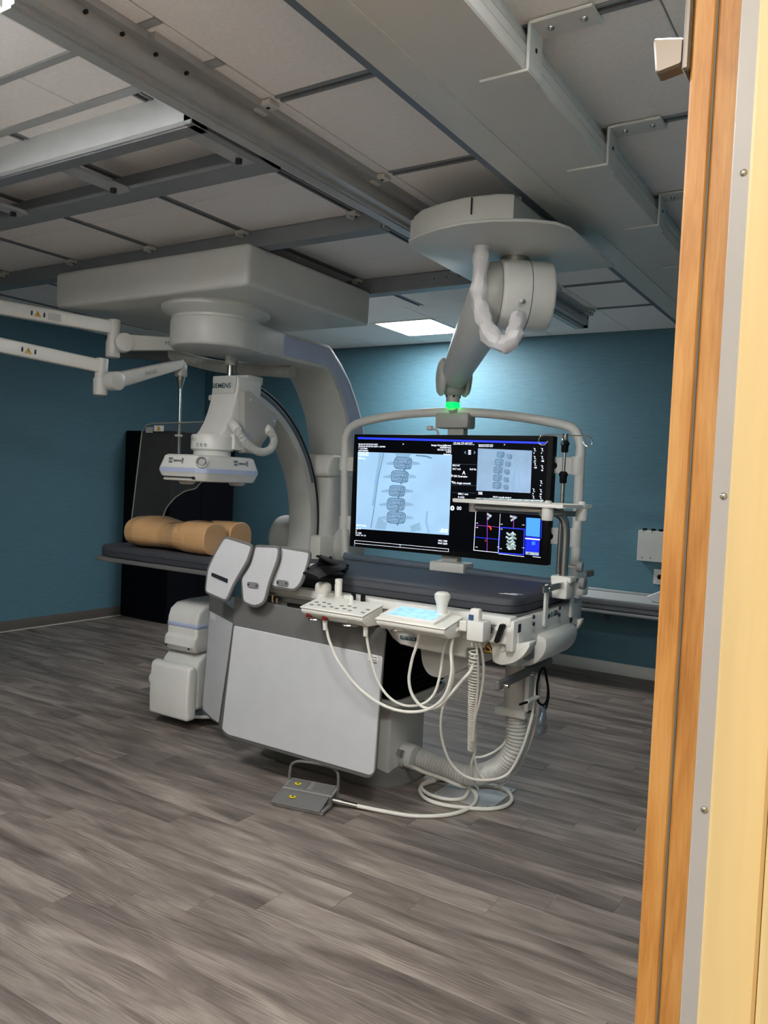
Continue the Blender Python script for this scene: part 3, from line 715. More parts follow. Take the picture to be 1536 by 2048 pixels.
def sticker(parent, c, d, n, plate=False):
    c = Vector(c)+n*0.0385; z = Vector((0, 0, 1))
    q = P(); q.loft([[c+d*u+z*v+n*k for u, v in ((-0.055, -0.024), (0.055, -0.024), (0.055, 0.024), (-0.055, 0.024))] for k in (0, 0.001)]); s = q.o('warning_label', 'paper', parent)
    q = P(); q.loft([[c+d*u+z*v+n*k for u, v in ((-0.025, -0.02), (0.021, -0.02), (-0.002, 0.021))] for k in (0.001, 0.0018)]); q.o('triangle', 'amber', s)
    q = P(); q.box((-0.002, -0.001, -0.01), (0.002, 0.001, 0.008), M=Matrix.Translation(c+n*0.002)); q.o('bolt_mark', 'ink', s)
    for uu in (-0.038, 0.038):
        q = P(); q.loft([[c+d*(uu+u)+z*v+n*k for u, v in ((-0.007, -0.014), (0.004, -0.018), (0.007, 0.004), (0.002, 0.018), (-0.005, 0.01))] for k in (0.001, 0.0016)]); q.o('pictogram', 'ink', s)
    if plate:
        c2 = c+d*0.10
        q = P(); q.loft([[c2+d*u+z*v+n*k for u, v in ((-0.04, -0.026), (0.04, -0.026), (0.04, 0.02), (-0.04, 0.02))] for k in (0, 0.001)]); q.o('type_plate', 'grey_enamel', parent)
U1 = W(228, 662, y=3.5); U0 = W(0, 618, y=3.02)
uj = U1+(U1-U0).normalized()*-0.0
ext0 = U0+(U0-U1).normalized()*0.55
ua, d, n, d2, n2 = arm_set('ceiling_support_arm', 'upper white articulated ceiling arm with warning stickers, passing behind the c-arm hub', (ext0, U1+Vector((0, 0, 0.02))), W(226, 690, y=3.5), (W(248, 686, y=3.53), W(420, 689, y=4.02)), 0.45)
sticker(ua, U0.lerp(U1, 0.34)+Vector((0, 0, 0.01)), d, n, True)
L1 = W(204, 738, y=3.42); L0 = W(0, 693, y=2.95)
ext0 = L0+(L0-L1).normalized()*0.62
lsa, d, n, d2, n2 = arm_set('ceiling_support_arm', 'lower white articulated ceiling arm holding the clear radiation shield', (ext0, L1+Vector((0, 0, 0.015))), W(201, 765, y=3.42), (W(228, 762, y=3.45), W(362, 728, y=4.05)), 0.38)
sticker(lsa, L0.lerp(L1, 0.28)+Vector((0, 0, 0.01)), d, n)
ex = ext0
q = P(); q.cyl((ex.x-0.02, ex.y-0.02, CEIL-0.001), (ex.x-0.02, ex.y-0.02, 2.1), 0.05, n=24, bev=0.006); q.o('column', 'white', lsa)
q = P(); q.cyl((ex.x-0.02, ex.y-0.02, CEIL-0.001), (ex.x-0.02, ex.y-0.02, CEIL-0.06), 0.14, n=28, bev=0.01); q.o('ceiling_flange', 'white', lsa)
# shield on its rod
SY = 4.06
rt_ = W(362, 735, y=SY); rbm = W(357, 915, y=SY)
sh = thing('radiation_shield', 'clear leaded acrylic shield with a cut-out edge, hanging on a steel rod', 'shield', (rt_.x, SY, rt_.z))
q = P(); q.lathe([(0.03, 0), (0.045, -0.03), (0.045, -0.1), (0.03, -0.11)], (rt_.x, SY, rt_.z+0.04), 22); q.o('socket', 'white', sh)
q = P(); q.lathe([(0.034, 0), (0.03, -0.03), (0.014, -0.09)], (rt_.x, SY, rt_.z-0.06), 18); q.o('cone', 'steel', sh)
q = P(); q.cyl((rt_.x, SY, rt_.z-0.1), (rbm.x, SY, rbm.z), 0.011, n=14); q.o('rod', 'chrome', sh)
pts = [(p_.x, p_.z) for p_ in (W(px, py, y=SY-0.02) for px, py in ((284, 862), (292, 850), (305, 847), (430, 843), (430, 955), (402, 964), (392, 977), (370, 982), (350, 995), (333, 1015), (323, 1040), (320, 1047), (275, 1062), (266, 1057), (263, 1040)))]
pl = rpoly(pts, 0.02, 3)
q = P(); q.prism(pl, 'y', SY-0.026, SY-0.014); pan = q.o('acrylic_panel', 'acrylic', sh)
q = P(); q.tube([(x, SY-0.02, z) for x, z in pl], 0.0045, 6, smooth=False, closed=True); q.o('panel_edge', 'acrylic_edge', sh)
q = P(); c = W(318, 857, y=SY-0.027); q.box((c.x-0.05, SY-0.029, c.z-0.02), (c.x+0.05, SY-0.026, c.z+0.022)); o = q.o('warning_label', 'paper', pan)
q = P(); q.prism([(c.x-0.02, c.z-0.014), (c.x+0.02, c.z-0.014), (c.x, c.z+0.02)], 'y', SY-0.031, SY-0.029); q.o('triangle', 'amber', pan)
q = P(); c = W(300, 860, y=SY-0.027); q.box((c.x-0.045, SY-0.028, c.z-0.02), (c.x+0.03, SY-0.026, c.z+0.022)); q.o('type_plate', 'grey_enamel', pan)
q = P(); c = W(354, 871, y=SY-0.03); q.box((c.x-0.02, SY-0.035, c.z-0.008), (c.x+0.02, SY+0.01, c.z+0.008), 0.004, 1); q.o('rod_clip', 'white', sh)

# ================================================================== MONITOR BOOM
bo = thing('monitor_boom', 'ceiling carriage with bent white arm and fabric cable sleeve above the display', 'monitor boom', (-1.6, 3.6, CEIL-0.1))
fr = [(-1.99, 3.93), (-1.985, 3.25), (-1.94, 3.17), (-1.85, 3.11), (-1.73, 3.07), (-1.6, 3.05), (-1.46, 3.07), (-1.34, 3.13), (-1.25, 3.21), (-1.22, 3.3), (-1.22, 3.93)]
q = P(); q.prism(fr, 'z', 2.645, 2.66, 0.004, 2); q.o('carriage_plate', 'white2', bo)
fr2 = [(-1.93, 3.93), (-1.935, 3.24), (-1.92, 3.175), (-1.85, 3.118), (-1.73, 3.078), (-1.6, 3.058), (-1.46, 3.078), (-1.40, 3.11), (-1.40, 3.93)]
q = P(); q.prism(fr2, 'z', 2.655, 2.765, 0.012, 3); bc = q.o('carriage_cover', 'white2', bo)
q = P(); q.box((-1.98, 3.24, 2.67), (-1.92, 3.93, 2.775), 0.01, 2); q.o('runner', 'white2', bo)
q = P(); q.box((-1.54, 3.3, 2.70), (-1.45, 3.93, 2.82)); q.o('runner', 'white2', bo)
q = P(); c = W(943, 430, y=3.06); q.box((c.x-0.001, 3.05, 2.685), (c.x+0.001, 3.09, 2.755)); q.o('cover_seam', 'slot', bc)
PC = Vector((-1.60, 3.60, 0))
q = P(); q.cyl((PC.x, PC.y, 2.66), (PC.x, PC.y, 2.56), 0.07, n=28); q.o('swivel_post', 'steel', bo)
q = P(); q.cyl((PC.x, PC.y, 2.62), (PC.x, PC.y, 2.57), 0.05, n=28).box((PC.x-0.04, PC.y-0.072, 2.57), (PC.x+0.03, PC.y-0.06, 2.59)); q.o('post_lock', 'black', bo)
ax = Vector((0.80, 0.60, 0)).normalized(); DC = W(1043, 592, y=3.62)
q = P(); q.cyl(DC-ax*0.12, DC+ax*0.13, 0.165, n=48, bev=0.018, seg=3); dm = q.o('shoulder_drum', 'white', bo)
q = P(); q.cyl(DC+ax*0.012, DC+ax*0.0145, 0.1662, n=48); q.o('drum_seam', 'slot', dm)
c = W(1043, 601, y=3.44); q = P(); q.cyl(c+Vector((0.0, 0.03, 0)), c+Vector((0, -0.004, 0)), 0.01, n=14); q.o('drum_screw', 'grey_enamel', dm)
EB = W(908, 755, y=4.42); A0 = DC-ax*0.13+Vector((-0.05, 0.06, -0.02))
ad = (EB-A0).normalized(); sd = ax
def aring(C, a, b):
    upv = sd.cross(ad).normalized(); return [C+sd*(a*math.cos(t*PI/12))+upv*(b*math.sin(t*PI/12)) for t in range(24)]
q = P(); q.loft([aring(A0-ad*0.06, 0.10, 0.13), aring(A0, 0.115, 0.15), aring(A0.lerp(EB, 0.35), 0.11, 0.125), aring(A0.lerp(EB, 0.8), 0.09, 0.10), aring(EB-ad*0.02, 0.085, 0.09), aring(EB+ad*0.02, 0.075, 0.07)]); q.o('boom_arm', 'white2', bo)
q = P(); q.cyl(DC-ax*0.12, DC-ax*0.2, 0.155, 0.14, n=40, bev=0.015); q.o('shoulder_cap', 'grey_enamel', bo)
for k in (-1, 1):
    C = EB+sd*(0.085*k); q = P(); q.lathe([(0.115, -0.02), (0.118, -0.005), (0.10, 0.012), (0.05, 0.022), (0.01, 0.024)], C, 32, axis=sd*k); q.o('elbow_cap', 'white2', bo)
NK = W(909, 805, y=4.42)
q = P(); q.ball(EB+Vector((0, 0, -0.06)), 0.075, (1, 1, 0.9)); q.o('elbow_ball', 'grey_enamel', bo)
q = P(); q.cyl((EB.x, EB.y, EB.z-0.1), (EB.x, EB.y, NK.z+0.0), 0.042, n=24); q.o('neck', 'grey_enamel', bo)
for a in (0.6, 2.2, 4.0, 5.3):
    q = P(); q.ball((EB.x+0.042*math.cos(a), EB.y+0.042*math.sin(a), NK.z+0.035), 0.008, (1, 1, 1), 8); q.o('screw', 'ink', bo)
q = P(); q.lathe([(0.03, 0.0), (0.043, 0.004), (0.046, 0.018), (0.042, 0.03), (0.03, 0.034)], (EB.x, EB.y, NK.z-0.034), 32); q.o('light_ring', 'ring_light', bo)
# fabric sleeve hanging from the plate and looping into the drum
sp = [W(px, py, y=y_) for px, py, y_ in ((963, 470, 3.36), (964, 500, 3.37), (961, 545, 3.38), (959, 590, 3.40), (965, 630, 3.41), (980, 668, 3.41), (1003, 688, 3.41), (1024, 680, 3.41), (1032, 655, 3.43), (1036, 630, 3.47))]
rr = random.Random(3)
rs = [0.038, 0.035, 0.037, 0.042, 0.04, 0.045, 0.04, 0.042, 0.038, 0.034]
def sl(u):
    x = u*(len(rs)-1); i = min(int(x), len(rs)-2); f = x-i
    return (rs[i]*(1-f)+rs[i+1]*f)*(1+0.09*math.sin(u*47)+0.06*math.sin(u*83+1))
q = P(); q.tube(sp, 0.04, 12, 4, rf=sl); bm_ = q.bm
for v in bm_.verts: v.co += Vector((rr.uniform(-1, 1), rr.uniform(-1, 1), rr.uniform(-0.6, 0.6)))*0.0048
q.o('cable_sleeve', 'sleeve', bo, ang=32)
q = P(); q.cyl(sp[0]+Vector((0, 0, 0.03)), sp[0]+Vector((0, 0, -0.01)), 0.05, n=22, bev=0.005); q.o('sleeve_collar', 'white2', bo)

# ================================================================== LARGE DISPLAY
MY = 4.40
M0, M1 = W(700, 1092, y=MY), W(1107, 872, y=MY)
mx0, mx1, mz0, mz1 = -3.047, -1.661, 1.104, 1.851
dsp = thing('large_display', 'large black wall-sized display showing spine x-rays in a pale tube frame', 'display', (EB.x, MY+0.05, 1.05))
q = P(); q.box((mx0, MY, mz0), (mx1, MY+0.07, mz1), 0.006, 2); bz = q.o('housing', 'black', dsp)
q = P(); q.box((mx0+0.03, MY-0.001, mz0+0.035), (mx1-0.03, MY+0.002, mz1-0.025)); scr = q.o('screen', 'scr_black', dsp)
def Z5(zx, zy): 
    """spot on the glass, read off an enlarged view of the display"""
    p_ = W(680+zx*500/1536, 800+zy*380/1167, y=MY-0.0015); return p_.x, p_.z
def panel(pts, m, name, dy=0.0015):
    q = P(); q.prism([Z5(*a) for a in pts], 'y', MY-dy-0.0003, MY-dy+0.0002); return q.o(name, m, scr)
def line(pts, m, w=0.003, name='screen_line', dy=0.003, closed=False):
    q = P(); pp = [Vector(Z5(*a)) for a in pts]
    if closed: pp.append(pp[0])
    for a, b in zip(pp, pp[1:]):
        d_ = (b-a); 
        if d_.length < 1e-5: continue
        d_.normalize(); n_ = Vector((-d_.y, d_.x))*w/2; a = a-d_*w/2; b = b+d_*w/2
        q.prism([tuple(a+n_), tuple(b+n_), tuple(b-n_), tuple(a-n_)], 'y', MY-dy-0.0002, MY-dy+0.0002)
    return q.o(name, m, scr)
panel([(110, 228), (1270, 258), (1270, 270), (110, 240)], 'scr_blue', 'title_bar')
panel([(110, 318), (688, 337), (668, 830), (97, 790)], 'xray', 'xray_image')
panel([(848, 297), (1180, 311), (1170, 572), (838, 556)], 'xray2', 'xray_image')
# spine outlines in the large x-ray
def vert(cx, cy, w, h, sk, dy=0.003, s=1.0, wings=True, m='xr_dark'):
    rv = random.Random(int(cx*7+cy)); j = lambda k: rv.uniform(-k, k)*s
    nb = 20; bx = []
    for k in range(nb):
        t = 2*PI*k/nb; c_, s_ = math.cos(t), math.sin(t)
        x = w/2*math.copysign(abs(c_)**0.5, c_); y = h/2*math.copysign(abs(s_)**0.5, s_)
        x *= 1-0.07*(1-abs(y)/(h/2)); bx.append((cx+x+sk*y+j(1.5), cy+y+0.05*x+j(1.5)))
    panel(bx[::-1], 'xr_body', 'vertebra_body', 0.002)
    line(bx, m, 0.0042*s, 'vertebra_outline', dy, True)
    line([(cx-w*0.42, cy+h*0.36), (cx, cy+h*0.30), (cx+w*0.42, cy+h*0.40)], 'xr_mid', 0.004*s, 'endplate', dy)
    line([(cx-w*0.45, cy-h*0.33), (cx, cy-h*0.26), (cx+w*0.43, cy-h*0.30)], 'xr_mid', 0.004*s, 'endplate', dy)
    for k in (-1, 1):
        e = [(cx+k*w*0.31+(8+j(2))*s*math.cos(t), cy-h*0.08+15*s*math.sin(t)) for t in [i*PI/5 for i in range(10)]]
        line(e, m if k > 0 else 'xr_mid', 0.0036*s, 'pedicle_outline', dy, True)
        if wings:
            wg = [(cx+k*w*0.49, cy-13*s), (cx+k*(w*0.5+30*s), cy-8*s+j(4)), (cx+k*(w*0.5+46*s), cy-2*s), (cx+k*(w*0.5+48*s), cy+9*s), (cx+k*(w*0.5+22*s), cy+10*s), (cx+k*w*0.49, cy+12*s)][::k]
            panel(wg, 'xr_soft', 'vertebra_wing', 0.0018)
    line([(cx+4*s, cy-2), (cx+w*0.17, cy+h*0.1), (cx+w*0.13, cy+h*0.5), (cx+w*0.08, cy+h*0.68), (cx+2*s, cy+h*0.5)], m, 0.0045*s, 'spinous_outline', dy)
    line([(cx-w*0.3, cy+h*0.1), (cx-w*0.05, cy+h*0.02), (cx+w*0.3, cy+h*0.16), (cx+w*0.38, cy+h*0.5)], 'xr_mid', 0.005*s, 'lamina_outline', dy)
for cy, cx, w, h in ((388, 388, 112, 72), (470, 368, 108, 70), (558, 352, 100, 66), (640, 345, 112, 74), (722, 345, 116, 70)):
    vert(cx, cy, w, h, -0.08)
panel([(340, 325), (440, 328), (425, 352), (345, 350)], 'xr_soft', 'vertebra_body', 0.002)
panel([(235, 715), (290, 760), (280, 795), (215, 790)], 'xr_soft', 'pelvis_shadow', 0.002)
panel([(430, 775), (490, 750), (500, 800), (440, 808)], 'xr_soft', 'pelvis_shadow', 0.002)
line([(268, 330), (235, 480), (212, 650), (190, 785)], 'xr_mid', 0.006, 'tissue_edge', 0.002)
line([(250, 335), (222, 500), (205, 640)], 'xr_soft', 0.02, 'tissue_edge', 0.002)
line([(470, 340), (530, 346), (560, 356)], 'xr_mid', 0.009, 'tissue_edge', 0.002)
line([(535, 690), (530, 750), (545, 812)], 'xr_soft', 0.014, 'tissue_edge', 0.002)
# lateral spine in the smaller x-ray
for cy, cx, w, h in ((335, 988, 46, 32), (382, 978, 50, 38), (430, 972, 52, 38), (478, 968, 52, 36), (524, 966, 54, 38)):
    vert(cx, cy, w, h, -0.1, s=0.6, wings=False)
    vert(cx+55, cy+12, 30, 26, 0.1, s=0.5, wings=False)
line([(1050, 330), (1075, 430), (1060, 560)], 'xr_soft', 0.01, 'tissue_edge', 0.002)
line([(1120, 360), (1100, 460), (1108, 565)], 'xr_soft', 0.01, 'tissue_edge', 0.002)
def st(s, zx, zy, size, width=None, m='scr_white'):
    x, z = Z5(zx, zy); x2, z2 = Z5(zx+100, zy+0.0)
    w = None
    if width: xb, zb = Z5(zx+width, zy); w = xb-x
    return text(s, size, (x, MY-0.004, z), (1, 0, 0), (0, 0, 1), m, scr, width=w, bold=0.0003)
for i, s in enumerate(('22.06.27-07:57:53-DST', '22.06.27-07:57:53-DST-1.22705', '* 1/1/1900', '6/27/2023', '2:04:57 PM', 'F: 2226/2226')):
    st(s, 114, 275+i*13, 0.012, (120, 165, 55, 60, 62, 62)[i])
st('H', 386, 275, 0.012); st('0:30 sec', 112, 362, 0.012, 46); st('H', 1008, 278, 0.01)
for i, s in enumerate(('Image Care Jefferson', 'AXIOM-Artis', 'VD12A 211013', 'HFS', 'Anterior')):
    st(s, (562, 615, 598, 652, 636)[i], 282+i*14, 0.014, (122, 69, 86, 32, 48)[i])
st('22.06.27-07:57...', 697, 273, 0.019, 130)
st('84.5 kV', 692, 406, 0.016, 46); st('10.7 mA', 690, 428, 0.016, 54); st('0.0 f/s', 798, 430, 0.014, 40)
st('A', 752, 457, 0.032); st('DR Overview', 700, 473, 0.017, 84); st('FL Angio smooth', 700, 514, 0.017, 104)
st('000.1 min', 726, 581, 0.016, 62); st('6 mGy', 726, 600, 0.016, 40); st('261.32', 702, 618, 0.016, 44); st('00', 718, 674, 0.03, 28)
for a in ((686, 458, 696, 465, 686, 472), (686, 500, 696, 500, 696, 512)):
    line([(a[0], a[1]), (a[2], a[3]), (a[4], a[5])], 'scr_white', 0.002, closed=True)
for sgn, x in ((-1, 768), (1, 828)):
    panel([(x-5*sgn, 311), (x+6*sgn, 322), (x-5*sgn, 334)][::sgn], 'xr_mid', 'arrow_icon')
line([(790, 309), (804, 309), (804, 334), (790, 334)], 'scr_white', 0.002, closed=True); line([(797, 311), (797, 332)], 'scr_white', 0.005)
line([(684+8*math.cos(t)+7, 664+10*math.sin(t)) for t in [i*PI/8 for i in range(16)]], 'scr_white', 0.007, closed=True)
st('BoDCT Body', 100, 772, 0.013, 62); st('EE 0%', 622, 800, 0.014, 42); st('GGO 0%', 612, 812, 0.014, 50)
for i, s in enumerate(('rao 46', 'A', 'D: 300', 'LAO 14 / 0')): st(s, 97, 793+i*13, 0.013, (34, 8, 36, 62)[i])
st('WC 1709', 604, 868, 0.015, 56); st('WW 3309', 602, 884, 0.015, 58)
line([(91, 862), (668, 915), (667, 932), (90, 880)], 'scr_white', 0.002, closed=True); line([(370, 888), (370, 902)], 'scr_white', 0.002)
panel([(84, 890), (92, 884), (92, 899)], 'xr_mid', 'arrow_icon')
line([(690, 270), (822, 276)], 'xr_mid', 0.0015)
for yy in (393, 522, 568): line([(690, yy), (836, yy+4)], 'xr_dark', 0.0012)
for i in range(2): st('22.06.27-07:57 DST', 852, 278+i*9, 0.008, 90)
for i in range(3): st(('0:00', '1/26', 'HFS')[i], 850, 568+i*6, 0.006, 26)
st('XRAY manually disabled', 940, 598, 0.011, 112)
for i, (zx, zy) in enumerate(((1190, 296), (1236, 296), (1190, 345), (1236, 345), (1192, 385), (1236, 402), (1230, 495), (1184, 545), (1228, 548), (1182, 588), (1226, 590))):
    line([(zx, zy), (zx+10, zy+3), (zx+5, zy+14), (zx+14, zy+18)], 'scr_white', 0.0022, 'status_icon')
    st(('0', '0', '-91', '188', '120', '48', '0', '0', '62', '2', '-11')[i], zx, zy+34, 0.012)
# lower right: slice views and menu
panel([(836, 600), (1250, 614), (1250, 624), (836, 610)], 'scr_bone', 'menu_strip')
line([(835, 690), (822, 922), (972, 938)], 'scr_white', 0.003); line([(906, 700), (904, 925)], 'scr_mag', 0.003); line([(826, 842), (975, 856)], 'scr_blue', 0.003)
line([(830, 768), (985, 782)], 'scr_mag', 0.002); line([(985, 700), (972, 935)], 'scr_white', 0.0018); line([(1070, 710), (1066, 785)], 'scr_mag', 0.003)
line([(985, 782), (1134, 794), (1128, 950), (974, 938)], 'scr_blue', 0.005, closed=True)
line([(908, 700), (925, 712), (910, 728)], 'scr_bone', 0.012); line([(1050, 715), (1080, 722), (1055, 738)], 'scr_bone', 0.012)
line([(915, 775), (924, 782), (928, 794)], 'scr_red', 0.008); line([(893, 866), (897, 860)], 'scr_red', 0.004)
for cy, w in ((822, 40), (846, 46), (870, 34), (890, 42), (908, 36)):
    line([(1052-w*0.6, cy-4), (1040, cy+6), (1062, cy-6), (1052+w*0.6, cy+5)], 'scr_bone', 0.011, 'bone_view')
    line([(1038, cy+9), (1066, cy+7)], 'scr_bone', 0.006, 'bone_view')
panel([(1145, 722), (1231, 728), (1227, 842), (1141, 834)], 'scr_blue2', 'menu_panel')
panel([(1141, 838), (1227, 846), (1222, 958), (1136, 948)], 'scr_deep', 'menu_panel')
line([(1142, 850), (1225, 858)], 'scr_white', 0.007); line([(1240, 740), (1236, 850)], 'scr_blue', 0.003)
panel([(1178, 868), (1200, 870), (1199, 892), (1177, 890)], 'scr_blue2', 'menu_icon'); panel([(1142, 930), (1222, 938), (1221, 956), (1141, 948)], 'scr_bone', 'menu_icon', 0.002)
line([(975, 944), (1130, 962)], 'scr_white', 0.003); line([(1186, 962), (1232, 967)], 'scr_white', 0.003)
for zx, zy in ((835, 758), (835, 785), (832, 905), (985, 765), (985, 795), (980, 915), (965, 905), (1118, 770), (1118, 910)): st('+ 10', zx, zy, 0.008)
# frame around the display
FY = MY+0.06
loop = [W(px, py, y=FY) for px, py in ((690, 1112), (689, 1000), (690, 900), (694, 868), (712, 849), (760, 836), (830, 827), (905, 824), (985, 828), (1060, 837), (1128, 850), (1150, 862), (1161, 888), (1160, 920), (1155, 1040), (1149, 1168))]
q = P(); q.tube(loop, 0.028, 14, 6); fm = q.o('tube_frame', 'white', dsp)
for px0, px1, py in ((1090, 1166, 930), (1082, 1161, 1070)):
    a, b = W(px0, py, y=FY), W(px1, py, y=FY)
    q = P(); q.box((a.x, FY-0.015, a.z-0.048), (b.x-0.06, FY+0.012, a.z+0.048), 0.004, 1); st_ = q.o('clamp_strap', 'white2', dsp)
    q = P(); q.cyl((b.x-0.03, FY, a.z-0.052), (b.x-0.03, FY, a.z+0.052), 0.037, n=20); q.o('clamp_sleeve', 'white', dsp)
    q = P(); q.cyl((a.x+0.06, FY-0.018, a.z-0.002), (a.x+0.06, FY-0.012, a.z-0.002), 0.02, n=16); q.o('strap_hole', 'black', st_)
for py in (928, 1045):
    a = W(689, py, y=FY); q = P(); q.cyl((a.x, FY, a.z-0.045), (a.x, FY, a.z+0.045), 0.036, n=20).box((a.x, FY-0.012, a.z-0.045), (a.x+0.12, FY+0.012, a.z+0.045)); q.o('clamp_sleeve', 'white', dsp)
a = W(910, 838, y=FY)
q = P(); q.box((a.x-0.115, FY-0.05, a.z-0.06), (a.x+0.115, FY+0.06, a.z+0.035), 0.012, 2); q.o('top_bracket', 'grey_enamel', dsp)
q = P(); q.box((a.x-0.04, FY-0.02, 1.02), (a.x+0.07, FY+0.05, a.z-0.05), 0.006, 1); q.o('spine_column', 'grey_enamel', dsp)
q = P(); q.cyl((a.x, FY, a.z+0.03), (EB.x, EB.y, NK.z-0.03), 0.03, n=20); q.o('hanger', 'grey_enamel', dsp)
a = W(862, 857, y=FY); b = W(877, 869, y=FY)
q = P(); q.tube([a, a.lerp(b, 0.5)+Vector((0.01, 0, 0.012)), b, b+Vector((0.03, 0, -0.06))], 0.008, 8); q.box((a.x-0.025, FY-0.02, a.z-0.012), (a.x+0.015, FY+0.01, a.z+0.016), 0.006, 1); q.o('gooseneck', 'white2', dsp)
BYY = MY+0.0
b0, b1 = W(868, 1130, y=BYY), W(932, 1130, y=BYY)
q = P(); q.box((b0.x-0.01, BYY-0.05, b0.z-0.07), (b1.x+0.01, BYY+0.1, b0.z+0.03), 0.015, 2); q.o('bottom_bracket', 'white', dsp)
t0_, t1_, t2_ = W(690, 1112, y=BYY), W(900, 1139, y=BYY), W(1152, 1172, y=BYY)
q = P(); q.tube([t0_, t1_, t2_], 0.026, 12, 4); q.o('bottom_tube', 'blue_grey', dsp)
q = P(); q.cyl(t2_+Vector((-0.08, -0.03, -0.01)), t2_+Vector((0.03, 0.06, 0.0)), 0.045, n=18, bev=0.01); q.o('corner_joint', 'white', dsp)
q = P(); q.cyl(loop[-1], loop[-1]+Vector((0, 0, -0.08)), 0.04, n=18, bev=0.01); q.o('corner_joint', 'white', dsp)
q = P(); a = W(960, 1150, y=BYY); b = W(1140, 1175, y=BYY)
ORG_D = dsp

# ================================================================== PATIENT TABLE
def plate3(pts, th, m, name, parent, toward=None, bev=0.0):
    """flat plate through 3-d points, thickened away from its face"""
    pts = [Vector(a) for a in pts]; c = sum(pts, Vector())/len(pts)
    nn = Vector()
    for a, b in zip(pts, pts[1:]+pts[:1]): nn += (a-c).cross(b-c)
    nn.normalize()
    if nn.dot((toward or CAMP)-c) < 0: nn = -nn
    q = P(); q.loft([[a+nn*th for a in pts], pts]); return q.o(name, m, parent)
tb = thing('patient_table', 'white angiography patient table on a column with black bellows', 'table', (-2.3, 3.62, 0))
q = P(); q.loft([[(x, y, z) for x, y in rrect(-2.95+d_, -2.01-d_, 3.38+d_, 3.86-d_, 0.16, 8)] for z, d_ in ((0, 0), (0.012, 0), (0.05, 0.035), (0.065, 0.07))]); q.o('base_plate', 'base_grey', tb)
q = P(); q.prism(rrect(-2.75, -2.10, 3.47, 3.83, 0.012, 3), 'z', 0.05, 0.42, 0.004, 1); cl = q.o('column', 'white2', tb)
q = P(); q.loft([[(x, y, z) for x, y in rrect(-2.80-d_, -2.10+d_, 3.46-d_, 3.84+d_, 0.05, 6)] for z, d_ in ((0.37, 0.0), (0.40, 0.06), (0.43, 0.085), (0.46, 0.09))]); q.o('column_collar', 'white2', tb)
rings = []
zz = 0.455; k = 0
while zz < 0.90:
    d_ = 0.085 if k % 2 == 0 else 0.06
    rings.append([(x, y, zz) for x, y in rrect(-2.80-d_, -2.10+d_, 3.46-d_, 3.84+d_, 0.06, 6)]); zz += 0.0145; k += 1
q = P(); q.loft(rings); q.o('bellows', 'rubber', tb, ang=20)
# column sockets
for px, py in ((797, 1505), (800, 1530)):
    c = W(px, py, x=-2.099); q = P(); q.cyl(c+Vector((-0.01, 0, 0)), c+Vector((0.035, -0.01, 0)), 0.02, n=16, bev=0.003); q.o('connector', 'steel', tb)
c = W(808, 1508, x=-2.099); q = P(); q.cyl(c+Vector((-0.02, 0, 0)), c+Vector((0.07, 0, -0.005)), 0.065, n=26, bev=0.006); q.o('hose_flange', 'white2', tb)
# head housing
pw = lambda pts, y: [(a.x, a.z) for a in (W(*t, y=y) for t in pts)]
q = P(); q.prism(rpoly(pw([(838, 1285), (962, 1305), (950, 1325), (915, 1345), (882, 1358), (856, 1352), (843, 1330)], 3.3), 0.03), 'y', 3.3, 3.85, 0.015, 2); q.o('lower_housing', 'white2', tb)
q = P(); q.prism(pw([(770, 1255), (1036, 1268), (1036, 1297), (1004, 1297), (932, 1297), (930, 1316), (845, 1300), (800, 1289), (785, 1277)], 3.17), 'y', 3.17, 3.23, 0.006, 1); sp_ = q.o('side_panel', 'white', tb)
c0, c1 = W(801, 1267, y=3.165), W(832, 1284, y=3.165)
q = P(); q.box((c0.x, 3.164, c1.z+0.002), (c1.x, 3.172, c0.z-0.008), 0.001, 1); bd = q.o('badge', 'teal_badge', tb)
text('SIEMENS', 0.026, (c0.x+0.006, 3.163, c1.z+0.008), (1, 0, 0), (0, 0, 1), 'paper', bd, width=c1.x-c0.x-0.012)
c = W(976, 1296, y=3.166)
plate3([Vector((c.x-0.028, 3.168, c.z-0.022)), Vector((c.x+0.028, 3.168, c.z-0.022)), Vector((c.x, 3.168, c.z+0.03))], 0.002, 'ink', 'warning_triangle', sp_)
plate3([Vector((c.x-0.021, 3.166, c.z-0.018)), Vector((c.x+0.021, 3.166, c.z-0.018)), Vector((c.x, 3.166, c.z+0.022))], 0.002, 'amber', 'warning_triangle', sp_)
plate3([Vector((c.x-0.009, 3.163, c.z-0.011)), Vector((c.x+0.012, 3.163, c.z-0.011)), Vector((c.x+0.012, 3.163, c.z-0.004)), Vector((c.x-0.006, 3.163, c.z+0.004))], 0.001, 'ink', 'hand_mark', sp_)
# top board, side rails
bp_ = [(-4.27, 3.36), (-4.23, 3.30), (-4.1, 3.28), (-2.95, 3.26), (-2.75, 3.17), (-1.34, 3.17), (-1.34, 3.95), (-2.75, 3.93), (-2.95, 3.77), (-4.1, 3.75), (-4.23, 3.72), (-4.27, 3.66)]
q = P(); q.prism(bp_, 'z', 0.972, 0.995, 0.006, 2); q.o('tabletop', 'mid_grey', tb)
q = P(); q.box((-2.72, 3.125, 0.958), (-1.325, 3.2, 0.999), 0.008, 2); q.o('front_side_rail', 'white', tb)
q = P(); q.box((-2.72, 3.90, 0.958), (-1.325, 3.98, 0.999), 0.008, 2); q.o('back_side_rail', 'white', tb)
q = P(); q.box((-2.74, 3.14, 0.93), (-1.33, 3.19, 0.96)); q.o('rail_recess', 'white2', tb)
q = P(); q.box((-2.80, 3.105, 0.925), (-1.42, 3.118, 0.95), 0.002, 1); q.o('accessory_rail', 'steel', tb)
a, b = W(545, 1180, y=3.13), W(640, 1222, y=3.13)
